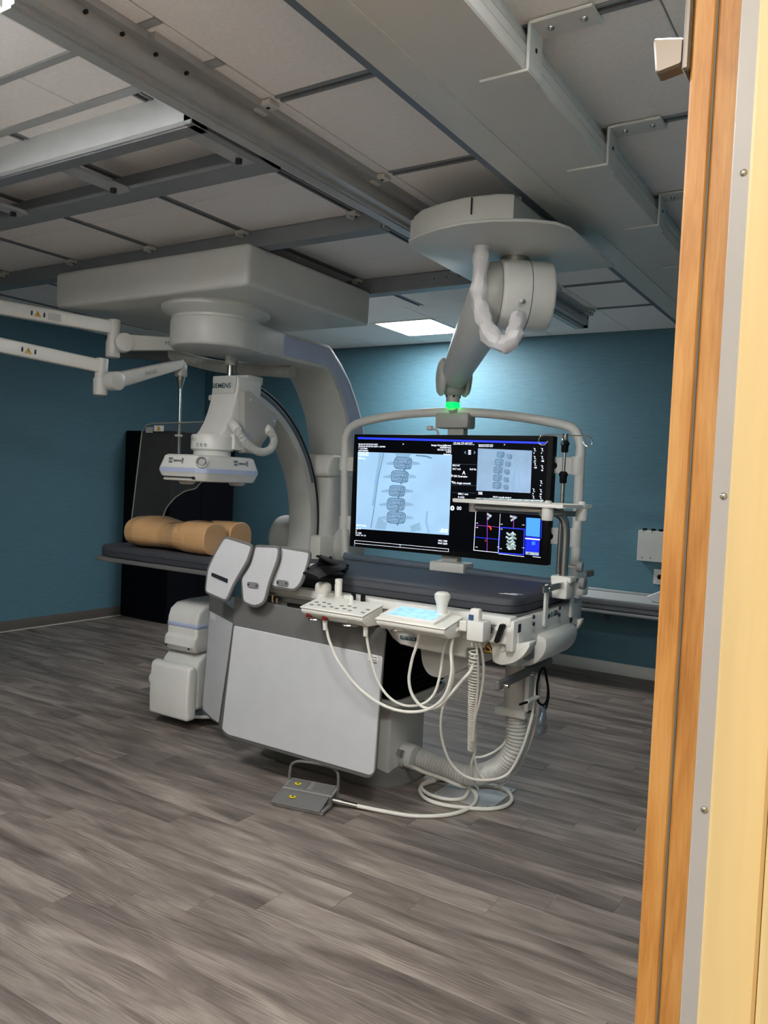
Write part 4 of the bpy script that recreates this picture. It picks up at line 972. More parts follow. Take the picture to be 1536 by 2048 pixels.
q = P(); q.box((-2.72, 3.132, 0.88), (-1.99, 3.2, 0.948), 0.004, 1); al = q.o('rail_carrier', 'alu', tb)
q = P(); q.box((-2.53, 3.129, 0.90), (-2.2, 3.135, 0.918), 0.001, 1); q.o('carrier_slot', 'slot', al)
q = P(); q.box((-2.66, 3.10, 0.885), (-2.60, 3.135, 0.955), 0.006, 1).cyl((-2.58, 3.11, 0.94), (-2.58, 3.11, 0.89), 0.012, n=12); q.o('hinge_block', 'steel', tb)
q = P(); q.box((-2.0, 3.135, 0.88), (-1.335, 3.2, 0.932), 0.004, 1); q.o('side_fascia', 'white', tb)
q = P(); q.box((-2.9, 3.3, 0.90), (-1.34, 3.86, 0.972), 0.01, 1); q.o('under_frame', 'white2', tb)
a = W(1003, 1262, y=3.1); q = P(); q.prism(rpoly([(a.x-0.022, a.z-0.045), (a.x-0.004, a.z-0.05), (a.x+0.022, a.z+0.03), (a.x+0.002, a.z+0.034)], 0.006), 'y', 3.07, 3.10, 0.003, 1); q.o('release_lever', 'black', tb)
q = P(); q.cyl((a.x-0.015, 3.14, a.z+0.01), (a.x-0.015, 3.10, a.z+0.01), 0.014, n=14); q.o('lever_pivot', 'white', tb)
a = W(985, 1262, y=3.105); q = P(); q.box((a.x-0.09, 3.10, a.z-0.013), (a.x, 3.125, a.z+0.02), 0.004, 1); q.o('rail_clamp', 'steel', tb)
c = W(1005, 1297, y=3.16); q = P(); q.cyl((c.x, 3.175, c.z), (c.x, 3.158, c.z), 0.013, n=16, bev=0.002); q.o('screw_cap', 'white2', tb)
# foot end
q = P(); q.box((-1.345, 3.13, 0.855), (-1.31, 4.0, 0.985), 0.006, 2); ep = q.o('end_plate', 'white', tb)
for px, py, w, h in ((1040, 1256, 0.018, 0.022), (1040, 1276, 0.018, 0.022), (1143, 1215, 0.02, 0.024), (1143, 1237, 0.02, 0.024)):
    c = W(px, py, x=-1.309); q = P(); q.box((-1.312, c.y-w, c.z-h*0.8), (-1.3085, c.y+w*0.6, c.z+h*0.8)); q.o('cutout', 'slot', ep)
for px, py in ((1068, 1234), (1068, 1248), (1120, 1216), (1119, 1230)):
    c = W(px, py, x=-1.292); q = P(); q.cyl((-1.296, c.y, c.z), (-1.290, c.y, c.z), 0.009, n=12); q.o('screw', 'ink', ep)
c = W(1098, 1232, x=-1.309)
q = P(); q.cyl((-1.311, c.y, c.z), (-1.308, c.y, c.z), 0.012, n=16); q.o('logo_mark', 'teal_badge', ep)
q = P(); q.lathe([(0.012, 0), (0.012, 0.003), (0.008, 0.003), (0.008, 0)], (-1.311, c.y+0.035, c.z+0.003), 16, axis=(1, 0, 0)); q.o('logo_mark', 'teal_badge', ep)
for i in range(3):
    q = P(); q.box((-1.311, c.y+0.06, c.z+0.012-i*0.009), (-1.308, c.y+0.12-0.02*(i == 0), c.z+0.016-i*0.009)); q.o('print_line', 'ink', ep)
hp_ = [(-1.345, 0.90), (-1.27, 0.885), (-1.262, 0.85), (-1.275, 0.80), (-1.315, 0.755), (-1.38, 0.735), (-1.46, 0.74), (-1.5, 0.78), (-1.5, 0.9)]
hp_ = rpoly(hp_, 0.035, 4)
q = P(); q.prism(hp_, 'y', 3.40, 3.82, 0.012, 2); q.o('end_grip', 'white', tb)
ck = rpoly(pw([(982, 1290), (985, 1322), (1000, 1331), (1024, 1328), (1046, 1314), (1059, 1294), (1060, 1284), (1035, 1288)], 3.165), 0.03, 5)
for y0, y1 in ((3.165, 3.24), (3.94, 3.985)):
    q = P(); q.prism([(x-(0.04 if y0 > 3.5 else 0), z) for x, z in ck], 'y', y0, y1, 0.008, 2); q.o('end_cheek', 'white', tb)
q = P(); q.box((-1.46, 3.24, 0.765), (-1.33, 3.95, 0.86), 0.02, 2); q.o('end_body', 'white2', tb)
for y0, y1 in ((3.30, 3.37), (3.86, 3.92)):
    q = P(); q.box((-1.335, y0, 0.79), (-1.305, y1, 0.875), 0.008, 2); q.o('grip_pad', 'ink_grey', tb)
for y0, zt in ((3.47, 1.115), (3.82, 1.10)):
    q = P(); q.prism(rpoly([(y0-0.018, 0.92), (y0+0.018, 0.92), (y0+0.018, zt), (y0-0.018, zt)], 0.014), 'x', -1.31, -1.298, 0.003, 1); q.o('end_post', 'white', tb)
q = P(); q.box((-1.30, 3.40, 1.082), (-1.286, 3.98, 1.112), 0.003, 1); er = q.o('end_rail', 'steel', tb)
q = P(); q.cyl((-1.303, 3.46, 1.097), (-1.28, 3.46, 1.097), 0.012, n=14, bev=0.003); q.o('rail_bolt', 'steel', er)
# drop bars, cross handle and hose at the foot end
for y0 in (3.52, 3.68):
    q = P(); q.box((-1.42, y0-0.02, 0.66), (-1.40, y0+0.02, 0.78)); q.o('drop_bar', 'white2', tb)
q = P(); q.box((-1.395, 3.15, 0.675), (-1.372, 3.79, 0.715), 0.006, 1); hb = q.o('hanger_bar', 'mid_grey', tb)
for y0 in (3.2, 3.5):
    q = P(); q.cyl((-1.372, y0, 0.69), (-1.35, y0, 0.69), 0.01, n=12); q.o('bolt', 'steel', hb)
q = P(); q.cyl((-1.485, 3.6, 0.80), (-1.477, 3.6, 0.475), 0.052, 0.058, n=26); q.o('hose_sleeve', 'hose', tb)
q = P(); q.box((-1.56, 3.53, 0.455), (-1.40, 3.67, 0.495), 0.006, 1).box((-1.42, 3.56, 0.48), (-1.40, 3.66, 0.68)); q.o('hose_clamp', 'white2', tb)
hs = [W(px, py, y=y_) for px, py, y_ in ((1031, 1400, 3.6), (1033, 1440, 3.6), (1032, 1475, 3.6), (1022, 1508, 3.6), (1000, 1533, 3.62), (965, 1548, 3.64), (930, 1548, 3.65), (890, 1536, 3.66), (850, 1520, 3.67), (822, 1510, 3.68))]
q = P(); q.corrug(hs, 0.054, 0.017, 0.009, 18); q.o('corrugated_hose', 'hose', tb)

# ------------------------------------------------------------------ mattress
mt = thing('mattress', 'long dark grey mattress on the patient table, its head end jutting out', 'mattress', (-2.8, 3.55, 0.995))
mp_ = [(-4.26, 3.40), (-4.22, 3.33), (-4.1, 3.30), (-2.95, 3.28), (-2.72, 3.21), (-1.42, 3.205), (-1.36, 3.23), (-1.34, 3.30), (-1.34, 3.82), (-1.36, 3.88), (-1.44, 3.91), (-2.72, 3.91), (-2.95, 3.77), (-4.1, 3.74), (-4.22, 3.71), (-4.26, 3.64)]
mp_ = rpoly(mp_, 0.05, 3)
q = P(); q.loft([[(*a, z) for a in inset(mp_, d_)] for z, d_ in ((0.996, 0.012), (1.003, 0.002), (1.03, 0.0), (1.032, 0.004), (1.034, 0.0), (1.058, 0.003), (1.067, 0.014), (1.07, 0.03))]); pad = q.o('pad', 'mattress', mt, ang=50)
c = W(1022, 1188, z=1.071)
for i, (dx, dy, w, h) in enumerate(((-0.05, -0.02, 0.05, 0.012), (-0.035, 0.0, 0.055, 0.012), (-0.01, 0.02, 0.05, 0.012), (0.0, -0.02, 0.03, 0.01))):
    plate3([Vector((c.x+dx, c.y+dy, 1.0702)), Vector((c.x+dx+w, c.y+dy+0.006, 1.0702)), Vector((c.x+dx+w+0.006, c.y+dy+h, 1.0702)), Vector((c.x+dx+0.006, c.y+dy+h, 1.0702))], 0.0008, 'paper', 'printed_mark', pad)

# ------------------------------------------------------------------ torso phantom
ph = P()
def sec(x, cy, cz, a, b, e=2.5, n=28, flat=0.0):
    out = []
    for k in range(n):
        t = 2*PI*k/n; c_, s_ = math.cos(t), math.sin(t)
        out.append((x, cy+a*math.copysign(abs(c_)**(2/e), c_), cz+b*math.copysign(abs(s_)**(2/e), s_)))
    return out
ph.loft([sec(-4.03, 3.50, 1.165, 0.10, 0.055), sec(-4.015, 3.50, 1.165, 0.16, 0.085), sec(-3.98, 3.50, 1.167, 0.19, 0.098), sec(-3.90, 3.50, 1.168, 0.20, 0.10), sec(-3.80, 3.50, 1.162, 0.178, 0.09), sec(-3.72, 3.50, 1.156, 0.162, 0.083), sec(-3.64, 3.50, 1.158, 0.175, 0.086), sec(-3.55, 3.50, 1.165, 0.202, 0.096), sec(-3.46, 3.50, 1.162, 0.205, 0.092), sec(-3.42, 3.50, 1.158, 0.19, 0.08), sec(-3.41, 3.5, 1.155, 0.12, 0.05)])
for cy in (3.395, 3.605):
    ph.loft([sec(-3.60, cy, 1.165, 0.07, 0.08, 2.2), sec(-3.50, cy, 1.168, 0.095, 0.094, 2.2), sec(-3.38, cy, 1.168, 0.099, 0.098, 2.3), sec(-3.29, cy, 1.168, 0.097, 0.096, 2.3)])
pho = ph.o('torso_phantom', 'tan', ang=80)
rm = pho.modifiers.new('remesh', 'REMESH'); rm.mode = 'VOXEL'; rm.voxel_size = 0.0055; rm.use_smooth_shade = True
smo = pho.modifiers.new('smooth', 'SMOOTH'); smo.iterations = 1; smo.factor = 0.3
tag(pho, 'glossy tan lower-torso phantom with cut thighs lying on the mattress head', 'phantom')

# black strap and white pad on the mattress
q = P()
def gp(px, py, z): return W(px, py, z=z)
q.tube([gp(622, 1152, 1.094), gp(645, 1142, 1.106), gp(668, 1138, 1.116), gp(676, 1130, 1.126), gp(660, 1122, 1.146), gp(648, 1116, 1.136), gp(640, 1128, 1.106)], 0.045, 10, 5, flat=(0.2, 0.3, 1))
q.tube([gp(630, 1146, 1.096), gp(655, 1132, 1.116), gp(672, 1124, 1.136), gp(681, 1128, 1.116), gp(676, 1136, 1.101)], 0.05, 10, 5, flat=(0.5, -0.2, 1))
q.ball(gp(660, 1127, 1.116), 0.05, (1.2, 0.8, 0.5))
stp = q.o('strap', 'rubber', ang=50); tag(stp, 'crumpled black fastening strap on the mattress beside the white leaf shields', 'strap')
a = gp(628, 1138, 1.075); q = P(); q.prism(rpoly([(a.x-0.09, a.y-0.06), (a.x+0.02, a.y-0.09), (a.x+0.06, a.y+0.06), (a.x-0.05, a.y+0.1)], 0.02), 'z', 1.071, 1.095, 0.006, 1)
tag(q.o('small_pad', 'paper'), 'small white pad tucked beside the black strap on the mattress', 'pad')

# ------------------------------------------------------------------ lead curtains and leaf shields
def leaf(px, y, label, th=0.014):
    pts = [(a.x, a.z) for a in (W(*t, y=y) for t in px)]
    pts = rpoly(pts, 0.03, 3)
    t = thing('leaf_shield', label, 'shield', (sum(a[0] for a in pts)/len(pts), y, min(a[1] for a in pts)), 'leaf shields on the table rail')
    q = P(); q.prism(pts, 'y', y, y+th, 0.004, 2); q.o('rim', 'mid_grey', t)
    q = P(); q.prism(inset(pts, 0.012), 'y', y-0.0025, y+0.004, 0.002, 1); f_ = q.o('face', 'pale_grey', t)
    return t, f_
l1, f1 = leaf([(448, 1071), (507, 1090), (496, 1125), (470, 1168), (454, 1206), (408, 1186), (413, 1138), (428, 1105)], 3.0, 'pale grey leaf shield with a dark slot, nearest the phantom')
a, b, c_, d_ = [W(*t, y=2.996) for t in ((424, 1145), (456, 1158), (455, 1166), (423, 1152))]
plate3([a, b, c_, d_], 0.002, 'ink', 'handle_slot', f1)
l2, f2 = leaf([(507, 1089), (560, 1092), (558, 1118), (541, 1165), (530, 1208), (510, 1217), (484, 1206), (482, 1175), (480, 1155), (500, 1125)], 3.025, 'middle white leaf shield with a small grey grip tab')
l3, f3 = leaf([(556, 1091), (622, 1102), (618, 1128), (603, 1170), (590, 1184), (538, 1175), (546, 1150), (560, 1118)], 3.05, 'white leaf shield with a grey grip tab beside the black strap')
for f_, (px, py), y in ((f2, (506, 1170), 3.02), (f3, (565, 1166), 3.045)):
    c = W(px, py, y=y); q = P()
    q.prism([(c.x+u, c.z+v) for u, v in rrect(-0.038, 0.038, -0.014, 0.014, 0.013, 4)], 'y', y-0.004, y, 0.0015, 1); g_ = q.o('grip_tab', 'ink_grey', f_)
    for du in (-0.026, 0.026):
        q = P(); q.cyl((c.x+du, y-0.006, c.z), (c.x+du, y-0.003, c.z), 0.005, n=10); q.o('screw', 'ink', f_)
cu = thing('lead_curtain', 'large pale grey lead curtain hanging from the table side rail', 'curtain', (-2.4, 3.09, 0.17))
q = P(); q.prism(rpoly(pw([(469, 1190), (772, 1258), (766, 1320), (751, 1545), (738, 1558), (452, 1474), (440, 1458), (465, 1255)], 3.08), 0.025, 3), 'y', 3.08, 3.094, 0.004, 2); q.o('backing', 'mid_grey', cu)
q = P(); q.prism(rpoly(pw([(468, 1251), (765, 1313), (748, 1545), (740, 1551), (455, 1469), (444, 1458)], 3.078), 0.012, 3), 'y', 3.076, 3.085, 0.003, 1); cf = q.o('panel', 'pale_grey', cu)
a, b = W(736, 1308, y=3.074), W(757, 1324, y=3.074)
q = P(); q.box((a.x, 3.073, b.z), (b.x, 3.076, a.z)); lb = q.o('sewn_label', 'paper', cf)
c = W(741, 1313, y=3.072); q = P(); q.cyl((c.x, 3.0735, c.z), (c.x, 3.0722, c.z), 0.009, n=14); q.o('label_mark', 'red', cf)
for i in range(3):
    q = P(); q.box((c.x+0.012-(0.016 if i else 0), 3.0722, c.z-0.003-i*0.012), (c.x+0.034, 3.0732, c.z-i*0.012)); q.o('label_print', 'ink', cf)
sy = lambda px: 3.10+(462-px)*0.0042
ss = lambda L, k=0: [W(px, py, y=sy(px)+k) for px, py in L]
cs = thing('lead_curtain', 'narrow pale grey lead curtain beside the x-ray tube head', 'curtain', (-3.05, 3.2, 0.2))
plate3(ss([(419, 1186), (468, 1222), (467, 1250), (458, 1330), (442, 1460), (438, 1448), (424, 1440), (405, 1422), (403, 1410), (412, 1320), (417, 1240)], 0.008), -0.012, 'mid_grey', 'backing', cs)
plate3(ss([(420, 1222), (466, 1247), (455, 1330), (438, 1445), (425, 1436), (408, 1419), (406, 1408), (414, 1320)]), 0.004, 'pale_grey', 'panel', cs)
plate3(ss([(422, 1226), (431, 1231), (430, 1241), (422, 1236)], -0.012), 0.002, 'paper', 'sewn_label', cs)

# ------------------------------------------------------------------ control modules on the rail
def module(name, label, x0, x1, yf, yb, zf, zb, h=0.05):
    t = thing(name, label, 'control panel', ((x0+x1)/2, (yf+yb)/2, zf-h))
    q = P(); q.prism(rpoly([(yf, zf), (yf+0.004, zf-0.02), (yf+0.05, zf-h), (yb-0.01, zf-h-0.005), (yb, zf-0.02), (yb, zb)], 0.006, 2), 'x', x0, x1, 0.005, 2); b_ = q.o('body', 'ivory', t)
    q = P(); q.box((x0-0.004, yf-0.004, 0), (x1+0.004, yb, 0.008), 0.003, 1)
    sl_ = (zb-zf)/(yb-yf)
    for v in q.bm.verts: v.co.z += zf+(v.co.y-yf)*sl_
    tp = q.o('top_plate', 'ivory', t)
    return t, b_, tp, (lambda x, y: Vector((x, y, zf+0.008+(y-yf)*sl_)))
yf, yb = 2.93, 3.10
xa, xb = W(602, 1208, y=yf).x, W(724, 1240, y=yf).x
m1, b1_, tp1, on1 = module('control_module', 'ivory table control module with joysticks and red keys', xa, xb, yf, yb, 0.945, 0.978)
def spot(px, py, z): return W(px, py, z=z)
def lathe_at(px, py, z, prof, m, name, par):
    c = spot(px, py, z); q = P(); q.lathe(prof, c, 24); return q.o(name, m, par)
lathe_at(646, 1192, 0.98, [(0.034, -0.01), (0.032, 0.012), (0.036, 0.018), (0.04, 0.03), (0.04, 0.05), (0.034, 0.062), (0.02, 0.068)], 'ivory', 'joystick', m1)
lathe_at(676, 1197, 0.98, [(0.028, -0.01), (0.026, 0.008), (0.018, 0.012), (0.018, 0.068), (0.016, 0.07), (0.018, 0.072), (0.018, 0.09), (0.015, 0.094)], 'ivory', 'joystick', m1)
lathe_at(702, 1209, 0.972, [(0.017, -0.01), (0.015, 0.008), (0.009, 0.014), (0.011, 0.03), (0.006, 0.042)], 'ivory', 'small_joystick', m1)
for px, py in ((706, 1201), (725, 1204)):
    c = spot(px, py, 0.982); q = P(); q.box(c+Vector((-0.01, -0.006, -0.012)), c+Vector((0.012, 0.008, 0.034)), 0.003, 1); q.o('rocker_switch', 'black', m1)
for r_ in range(2):
    for k in range(9):
        if (r_, k) in ((0, 7), (1, 3), (1, 7)): continue
        x = xa+0.035+k*0.036; y = yf+0.035+r_*0.04+0.01*(k % 2); c = on1(x, y)
        q = P(); q.box(c+Vector((-0.009, -0.006, -0.002)), c+Vector((0.009, 0.006, 0.0025)), 0.001, 1); q.o('key', 'ink_grey', tp1)
for px in (617, 649):
    a = W(px, 1226+(px-617)*0.19, y=yf+0.018); q = P(); q.box((a.x-0.012, yf+0.012, a.z-0.02), (a.x+0.012, yf+0.05, a.z+0.012), 0.003, 1); q.o('red_key', 'red', m1)
for px, py in ((632, 1240), (700, 1252)):
    a = W(px, py, y=yf+0.03); q = P(); q.box((a.x-0.03, a.y, a.z-0.002), (a.x+0.03, yb, a.z+0.004)).tube([a+Vector((-0.04, 0, 0)), a+Vector((-0.02, -0.01, 0)), a+Vector((0.02, 0.02, 0))], 0.005, 8); q.o('rail_lever', 'steel', m1)
yf2, yb2 = 2.93, 3.10
xa2, xb2 = W(752, 1232, y=yf2).x, W(888, 1263, y=yf2).x
m2, b2_, tp2, on2 = module('control_module', 'ivory table control module with blue touchscreen and joystick grip', xa2, xb2, yf2, yb2, 0.945, 0.975, 0.045)
sx0, sx1 = xa2+0.04, xa2+0.26
q = P()
q.loft([[on2(x, y)+Vector((0, 0, k)) for x, y in rrect(sx0-0.03, sx1+0.025, yf2+0.006, yb2-0.004, 0.012, 3)] for k in (-0.002, 0.012)]); q.o('screen_bezel', 'ivory', m2)
q = P(); q.loft([[on2(x, y)+Vector((0, 0, k)) for x, y in ((sx0, yf2+0.035), (sx1, yf2+0.035), (sx1, yb2-0.02), (sx0, yb2-0.02))] for k in (0.010, 0.0135)]); q.o('touchscreen', 'scr_touch', m2)
lathe_at(883, 1232, 0.977, [(0.027, -0.01), (0.026, 0.006), (0.022, 0.012), (0.023, 0.04), (0.028, 0.06), (0.035, 0.08), (0.034, 0.095), (0.024, 0.104)], 'ivory', 'joystick_grip', m2)
for k in range(3):
    c = on2(xb2-0.12+0.03*(k == 2), yf2+0.04+0.025*k); q = P(); q.box(c+Vector((-0.008, -0.006, -0.002)), c+Vector((0.008, 0.006, 0.003)), 0.001, 1); q.o('key', 'ink_grey', tp2)
a = W(805, 1262, y=yf2+0.05); q = P(); q.box((a.x-0.03, a.y, a.z-0.003), (a.x+0.03, yb2, a.z+0.005)).tube([a+Vector((-0.05, -0.01, -0.005)), a+Vector((-0.02, -0.01, 0)), a+Vector((0.02, 0.02, 0))], 0.006, 8); q.o('rail_lever', 'steel', m2)
# hand switch in its holder
a, b = W(936, 1240, y=3.03), W(962, 1284, y=3.03)
hs_ = thing('hand_switch', 'cream hand switch with blue key held in a white rail holder', 'hand switch', ((a.x+b.x)/2, 3.05, b.z))
q = P(); q.box((a.x, 3.02, b.z), (b.x+0.012, 3.10, a.z), 0.006, 2); q.o('holder', 'white', hs_)
c = W(947, 1218, y=3.03); q = P(); q.box((c.x-0.022, 3.035, a.z-0.01), (c.x+0.024, 3.075, c.z), 0.01, 2); q.o('grip', 'ivory', hs_)
c = W(942, 1236, y=3.033); q = P(); q.box((c.x-0.011, 3.030, c.z-0.014), (c.x+0.011, 3.038, c.z+0.014), 0.002, 1); q.o('key', 'blue_key', hs_)
c = W(928, 1252, y=3.05); q = P(); q.box((c.x-0.02, 3.04, c.z-0.022), (c.x+0.014, 3.10, c.z+0.022), 0.004, 1); tag(q.o('cable_clip', 'white'), 'white cable clip on the rail left of the hand switch', 'clip')
# cables
def cable(px, ys, r, name, par, m='cable'):
    n_ = len(px); pts = []
    for i, t in enumerate(px):
        u = i/(n_-1); y_ = ys[0]*(1-u)+ys[1]*u
        pts.append(W(*t, y=y_))
    q = P(); q.tube(pts, r, 8, 7); return q.o(name, m, par)
cable([(649, 1232), (652, 1252), (660, 1285), (680, 1328), (720, 1378), (770, 1412), (820, 1424), (862, 1416), (890, 1390), (903, 1345), (902, 1300), (910, 1265), (925, 1254)], (2.97, 3.05), 0.0070, 'cable', m1)
cable([(731, 1246), (733, 1270), (740, 1310), (755, 1360), (778, 1394), (810, 1411), (845, 1408), (868, 1388), (880, 1350), (886, 1310), (897, 1270)], (3.0, 3.12), 0.0061, 'cable', m1)
for px, py in ((650, 1238), (731, 1250)):
    a = W(px, py, y=2.97 if px < 700 else 3.0); q = P(); q.cyl(a+Vector((0, 0, 0.02)), a+Vector((0.003, 0, -0.05)), 0.013, 0.010, n=14); q.o('cable_boot', 'ivory', m1)
cable([(838, 1262), (835, 1285), (824, 1320), (818, 1360), (826, 1392), (848, 1415), (878, 1413), (900, 1390), (925, 1360), (942, 1340), (950, 1310)], (3.0, 3.1), 0.0070, 'cable', m2)
cable([(958, 1284), (965, 1310), (967, 1350), (960, 1400), (950, 1440), (946, 1480)], (3.05, 3.3), 0.0057, 'cable', hs_)
cable([(952, 1284), (956, 1330), (955, 1380), (950, 1430), (947, 1480)], (3.05, 3.3), 0.0057, 'cable', hs_)
cable([(922, 1258), (908, 1275), (904, 1310), (907, 1350), (898, 1385), (885, 1420), (882, 1460), (890, 1500), (905, 1530), (930, 1552), (962, 1560), (1000, 1556), (1022, 1540), (1045, 1495), (1062, 1440), (1070, 1390), (1072, 1350)], (3.06, 3.62), 0.0066, 'cable', m2)
# coiled cord
pts = []
n_ = 560; A, B = W(947, 1300, y=3.07), W(944, 1500, y=3.38)
for i in range(n_+1):
    u = i/n_; c = A.lerp(B, u); t = 2*PI*(26*u+16*u*u)
    pts.append(c+Vector((math.cos(t)*0.018, math.sin(t)*0.018, 0)))
q = P(); q.tube([W(945, 1284, y=3.06), W(945, 1293, y=3.065)], 0.006, 6, smooth=False); q.tube(pts, 0.0044, 6, smooth=False)
q.tube([pts[-1], W(943, 1530, y=3.42), W(946, 1560, y=3.5), W(956, 1577, y=3.62)], 0.006, 6); q.o('coiled_cord', 'cable', hs_)
# cables at the foot end
for L_, ys in (([(1074, 1340), (1072, 1390), (1056, 1460), (1030, 1520), (1000, 1552), (975, 1560), (958, 1545), (948, 1510)], (3.7, 3.55)),
               ([(1060, 1330), (1058, 1390), (1030, 1455), (1000, 1495), (970, 1512), (950, 1515)], (3.65, 3.5)),
               ([(1080, 1345), (1078, 1395), (1065, 1470), (1040, 1530), (1010, 1565), (990, 1575)], (3.75, 3.72))):
    cable(L_, ys, 0.0057, 'cable', tb)

# ------------------------------------------------------------------ instrument tray and iv pole at the foot end
IVX = -1.30
tr = thing('instrument_tray', 'white tray on a bent steel post clamped at the table foot end', 'tray', (-1.32, 3.72, 1.1))
TZ = 1.462
q = P(); q.prism(rpoly([(-1.83, 3.50), (-1.24, 3.46), (-1.22, 3.82), (-1.82, 3.84)], 0.03), 'z', TZ, TZ+0.006); ty = q.o('tray_plate', 'white', tr)
q = P(); q.tube([(-1.82, 3.51, TZ+0.01), (-1.25, 3.47, TZ+0.01), (-1.23, 3.81, TZ+0.01), (-1.81, 3.83, TZ+0.01)], 0.008, 8, smooth=False, closed=True); q.o('tray_rim', 'white', tr)
q = P(); q.tube([(-1.76, 3.60, TZ-0.02), (-1.5, 3.62, TZ-0.02), (-1.36, 3.66, TZ-0.025), (-1.32, 3.69, TZ-0.06), (-1.31, 3.70, TZ-0.13), (-1.31, 3.70, 1.2), (-1.31, 3.70, 1.05)], 0.021, 14, 8); q.o('bent_post', 'steel', tr)
q = P(); q.cyl((-1.36, 3.5, TZ-0.03), (-1.30, 3.80, TZ-0.03), 0.014, n=14); q.o('cross_tube', 'steel', tr)
for x, y in ((-1.33, 3.50), (-1.245, 3.72), (-1.755, 3.60)):
    q = P(); q.lathe([(0.024, -0.06), (0.027, -0.055), (0.027, 0.0), (0.018, 0.002), (0.016, 0.028), (0.012, 0.032)] if x > -1.5 else [(0.02, -0.045), (0.022, -0.04), (0.022, 0.0)], (x, y, TZ), 18); q.o('corner_clamp', 'white', tr)
def knob(c, d, r, par):
    c, d = Vector(c), Vector(d).normalized(); q = P(); q.cyl(c, c+d*0.05, 0.006, n=10); q.o('knob_screw', 'steel', par)
    q = P(); q.cyl(c+d*0.045, c+d*0.075, r, n=12, bev=0.006); q.o('knob', 'ink_grey', par)
knob((-1.295, 3.70, 1.185), (1, 0.15, 0), 0.026, tr)
q = P(); q.box((-1.35, 3.645, 1.03), (-1.27, 3.755, 1.12), 0.008, 2).box((-1.36, 3.66, 1.105), (-1.26, 3.74, 1.135), 0.005, 1); q.o('rail_clamp', 'white', tr)
knob((-1.275, 3.70, 1.11), (1, 0.0, 0), 0.03, tr)
iv = thing('iv_pole', 'slim steel infusion pole with hooks at the table foot end', 'iv pole', (IVX, 3.86, 1.1))
pt = W(1131, 872, y=3.86); pbm = (IVX-0.005, 3.86, 1.1)
IV = Vector((pt.x, 3.86, 0)); ztop = pt.z
q = P(); q.cyl((IV.x, 3.86, 1.08), (IV.x, 3.86, W(1127, 955, y=3.86).z), 0.011, n=14); q.o('lower_tube', 'steel', iv)
q = P(); q.cyl((IV.x, 3.86, 1.5), (IV.x, 3.86, ztop), 0.008, n=12); q.o('upper_tube', 'chrome', iv)
for py, h in ((893, 0.03), (955, 0.03)):
    z_ = W(1129, py, y=3.86).z; q = P(); q.lathe([(0.012, -h), (0.018, -h*0.8), (0.018, h*0.1), (0.022, h*0.3), (0.022, h*0.6), (0.014, h)], (IV.x, 3.86, z_), 16); q.o('grip_collar', 'rubber', iv)
q = P(); q.cyl((IV.x, 3.86, ztop-0.02), (IV.x, 3.86, ztop+0.012), 0.014, n=14, bev=0.003); q.o('hook_head', 'chrome', iv)
for k in range(4):
    a = 0.25+k*PI/2; d_ = Vector((math.cos(a), math.sin(a), 0)); c = Vector((IV.x, 3.86, ztop+0.002))
    q = P(); q.tube([c, c+d_*0.10, c+d_*0.125+Vector((0, 0, -0.012)), c+d_*0.13+Vector((0, 0, -0.04)), c+d_*0.105+Vector((0, 0, -0.05)), c+d_*0.085+Vector((0, 0, -0.03))], 0.0035, 8, 6); q.o('hook', 'chrome', iv)
q = P(); q.box((-1.33, 3.83, 1.03), (-1.25, 3.90, 1.09), 0.008, 2).box((IV.x-0.03, 3.84, 1.07), (IV.x+0.03, 3.89, 1.11), 0.006, 1); q.o('rail_clamp', 'white', iv)
q = P(); q.cyl(W(1134, 1173, y=3.87), W(1161, 1170, y=3.89), 0.026, n=18, bev=0.006); q.o('clamp_barrel', 'white', iv)
q = P(); q.box((-1.285, 3.9, 1.115), (-1.262, 4.02, 1.145), 0.004, 1); q.o('clamp_lever', 'mid_grey', iv)

# bag and black cord hanging from the cross bar
bg = thing('hanging_cord', 'black looped cord with a clear plastic bag hung on the grey bar', 'cord', (-1.34, 3.66, 0.3))
Bx = lambda px, py: W(px, py, x=-1.355)
q = P(); q.tube([Bx(*t) for t in ((1088, 1335), (1092, 1350), (1096, 1375), (1094, 1400), (1086, 1410), (1076, 1402), (1074, 1375), (1080, 1345), (1086, 1336))], 0.006, 8, 7); q.tube([Bx(*t) for t in ((1090, 1340), (1097, 1385), (1093, 1412), (1088, 1425))], 0.006, 8, 6); q.o('cord', 'rubber', bg)
bmq = P(); a = Bx(1085, 1440)
rng = random.Random(5); rg = []
for z_, w in ((0.06, 0.012), (0.045, 0.018), (0.02, 0.035), (-0.01, 0.045), (-0.04, 0.055), (-0.062, 0.06)):
    rg.append([(a.x+0.012*math.sin(t)*(1+0.5*rng.random()), a.y+w*math.cos(t)*(1+0.15*rng.uniform(-1, 1)), a.z+z_+rng.uniform(-0.006, 0.006)) for t in [2*PI*k/14 for k in range(14)]])
bmq.loft(rg); bmq.o('plastic_bag', 'foil', bg, ang=10)
q = P(); q.tube([Bx(1040, 1409), Bx(1060, 1402), Bx(1074, 1394)], 0.006, 8); q.o('cable_tie', 'rubber', bg)
q = P(); q.cyl(Bx(1054, 1403), Bx(1075, 1394), 0.011, n=12); q.o('plug', 'white', bg)

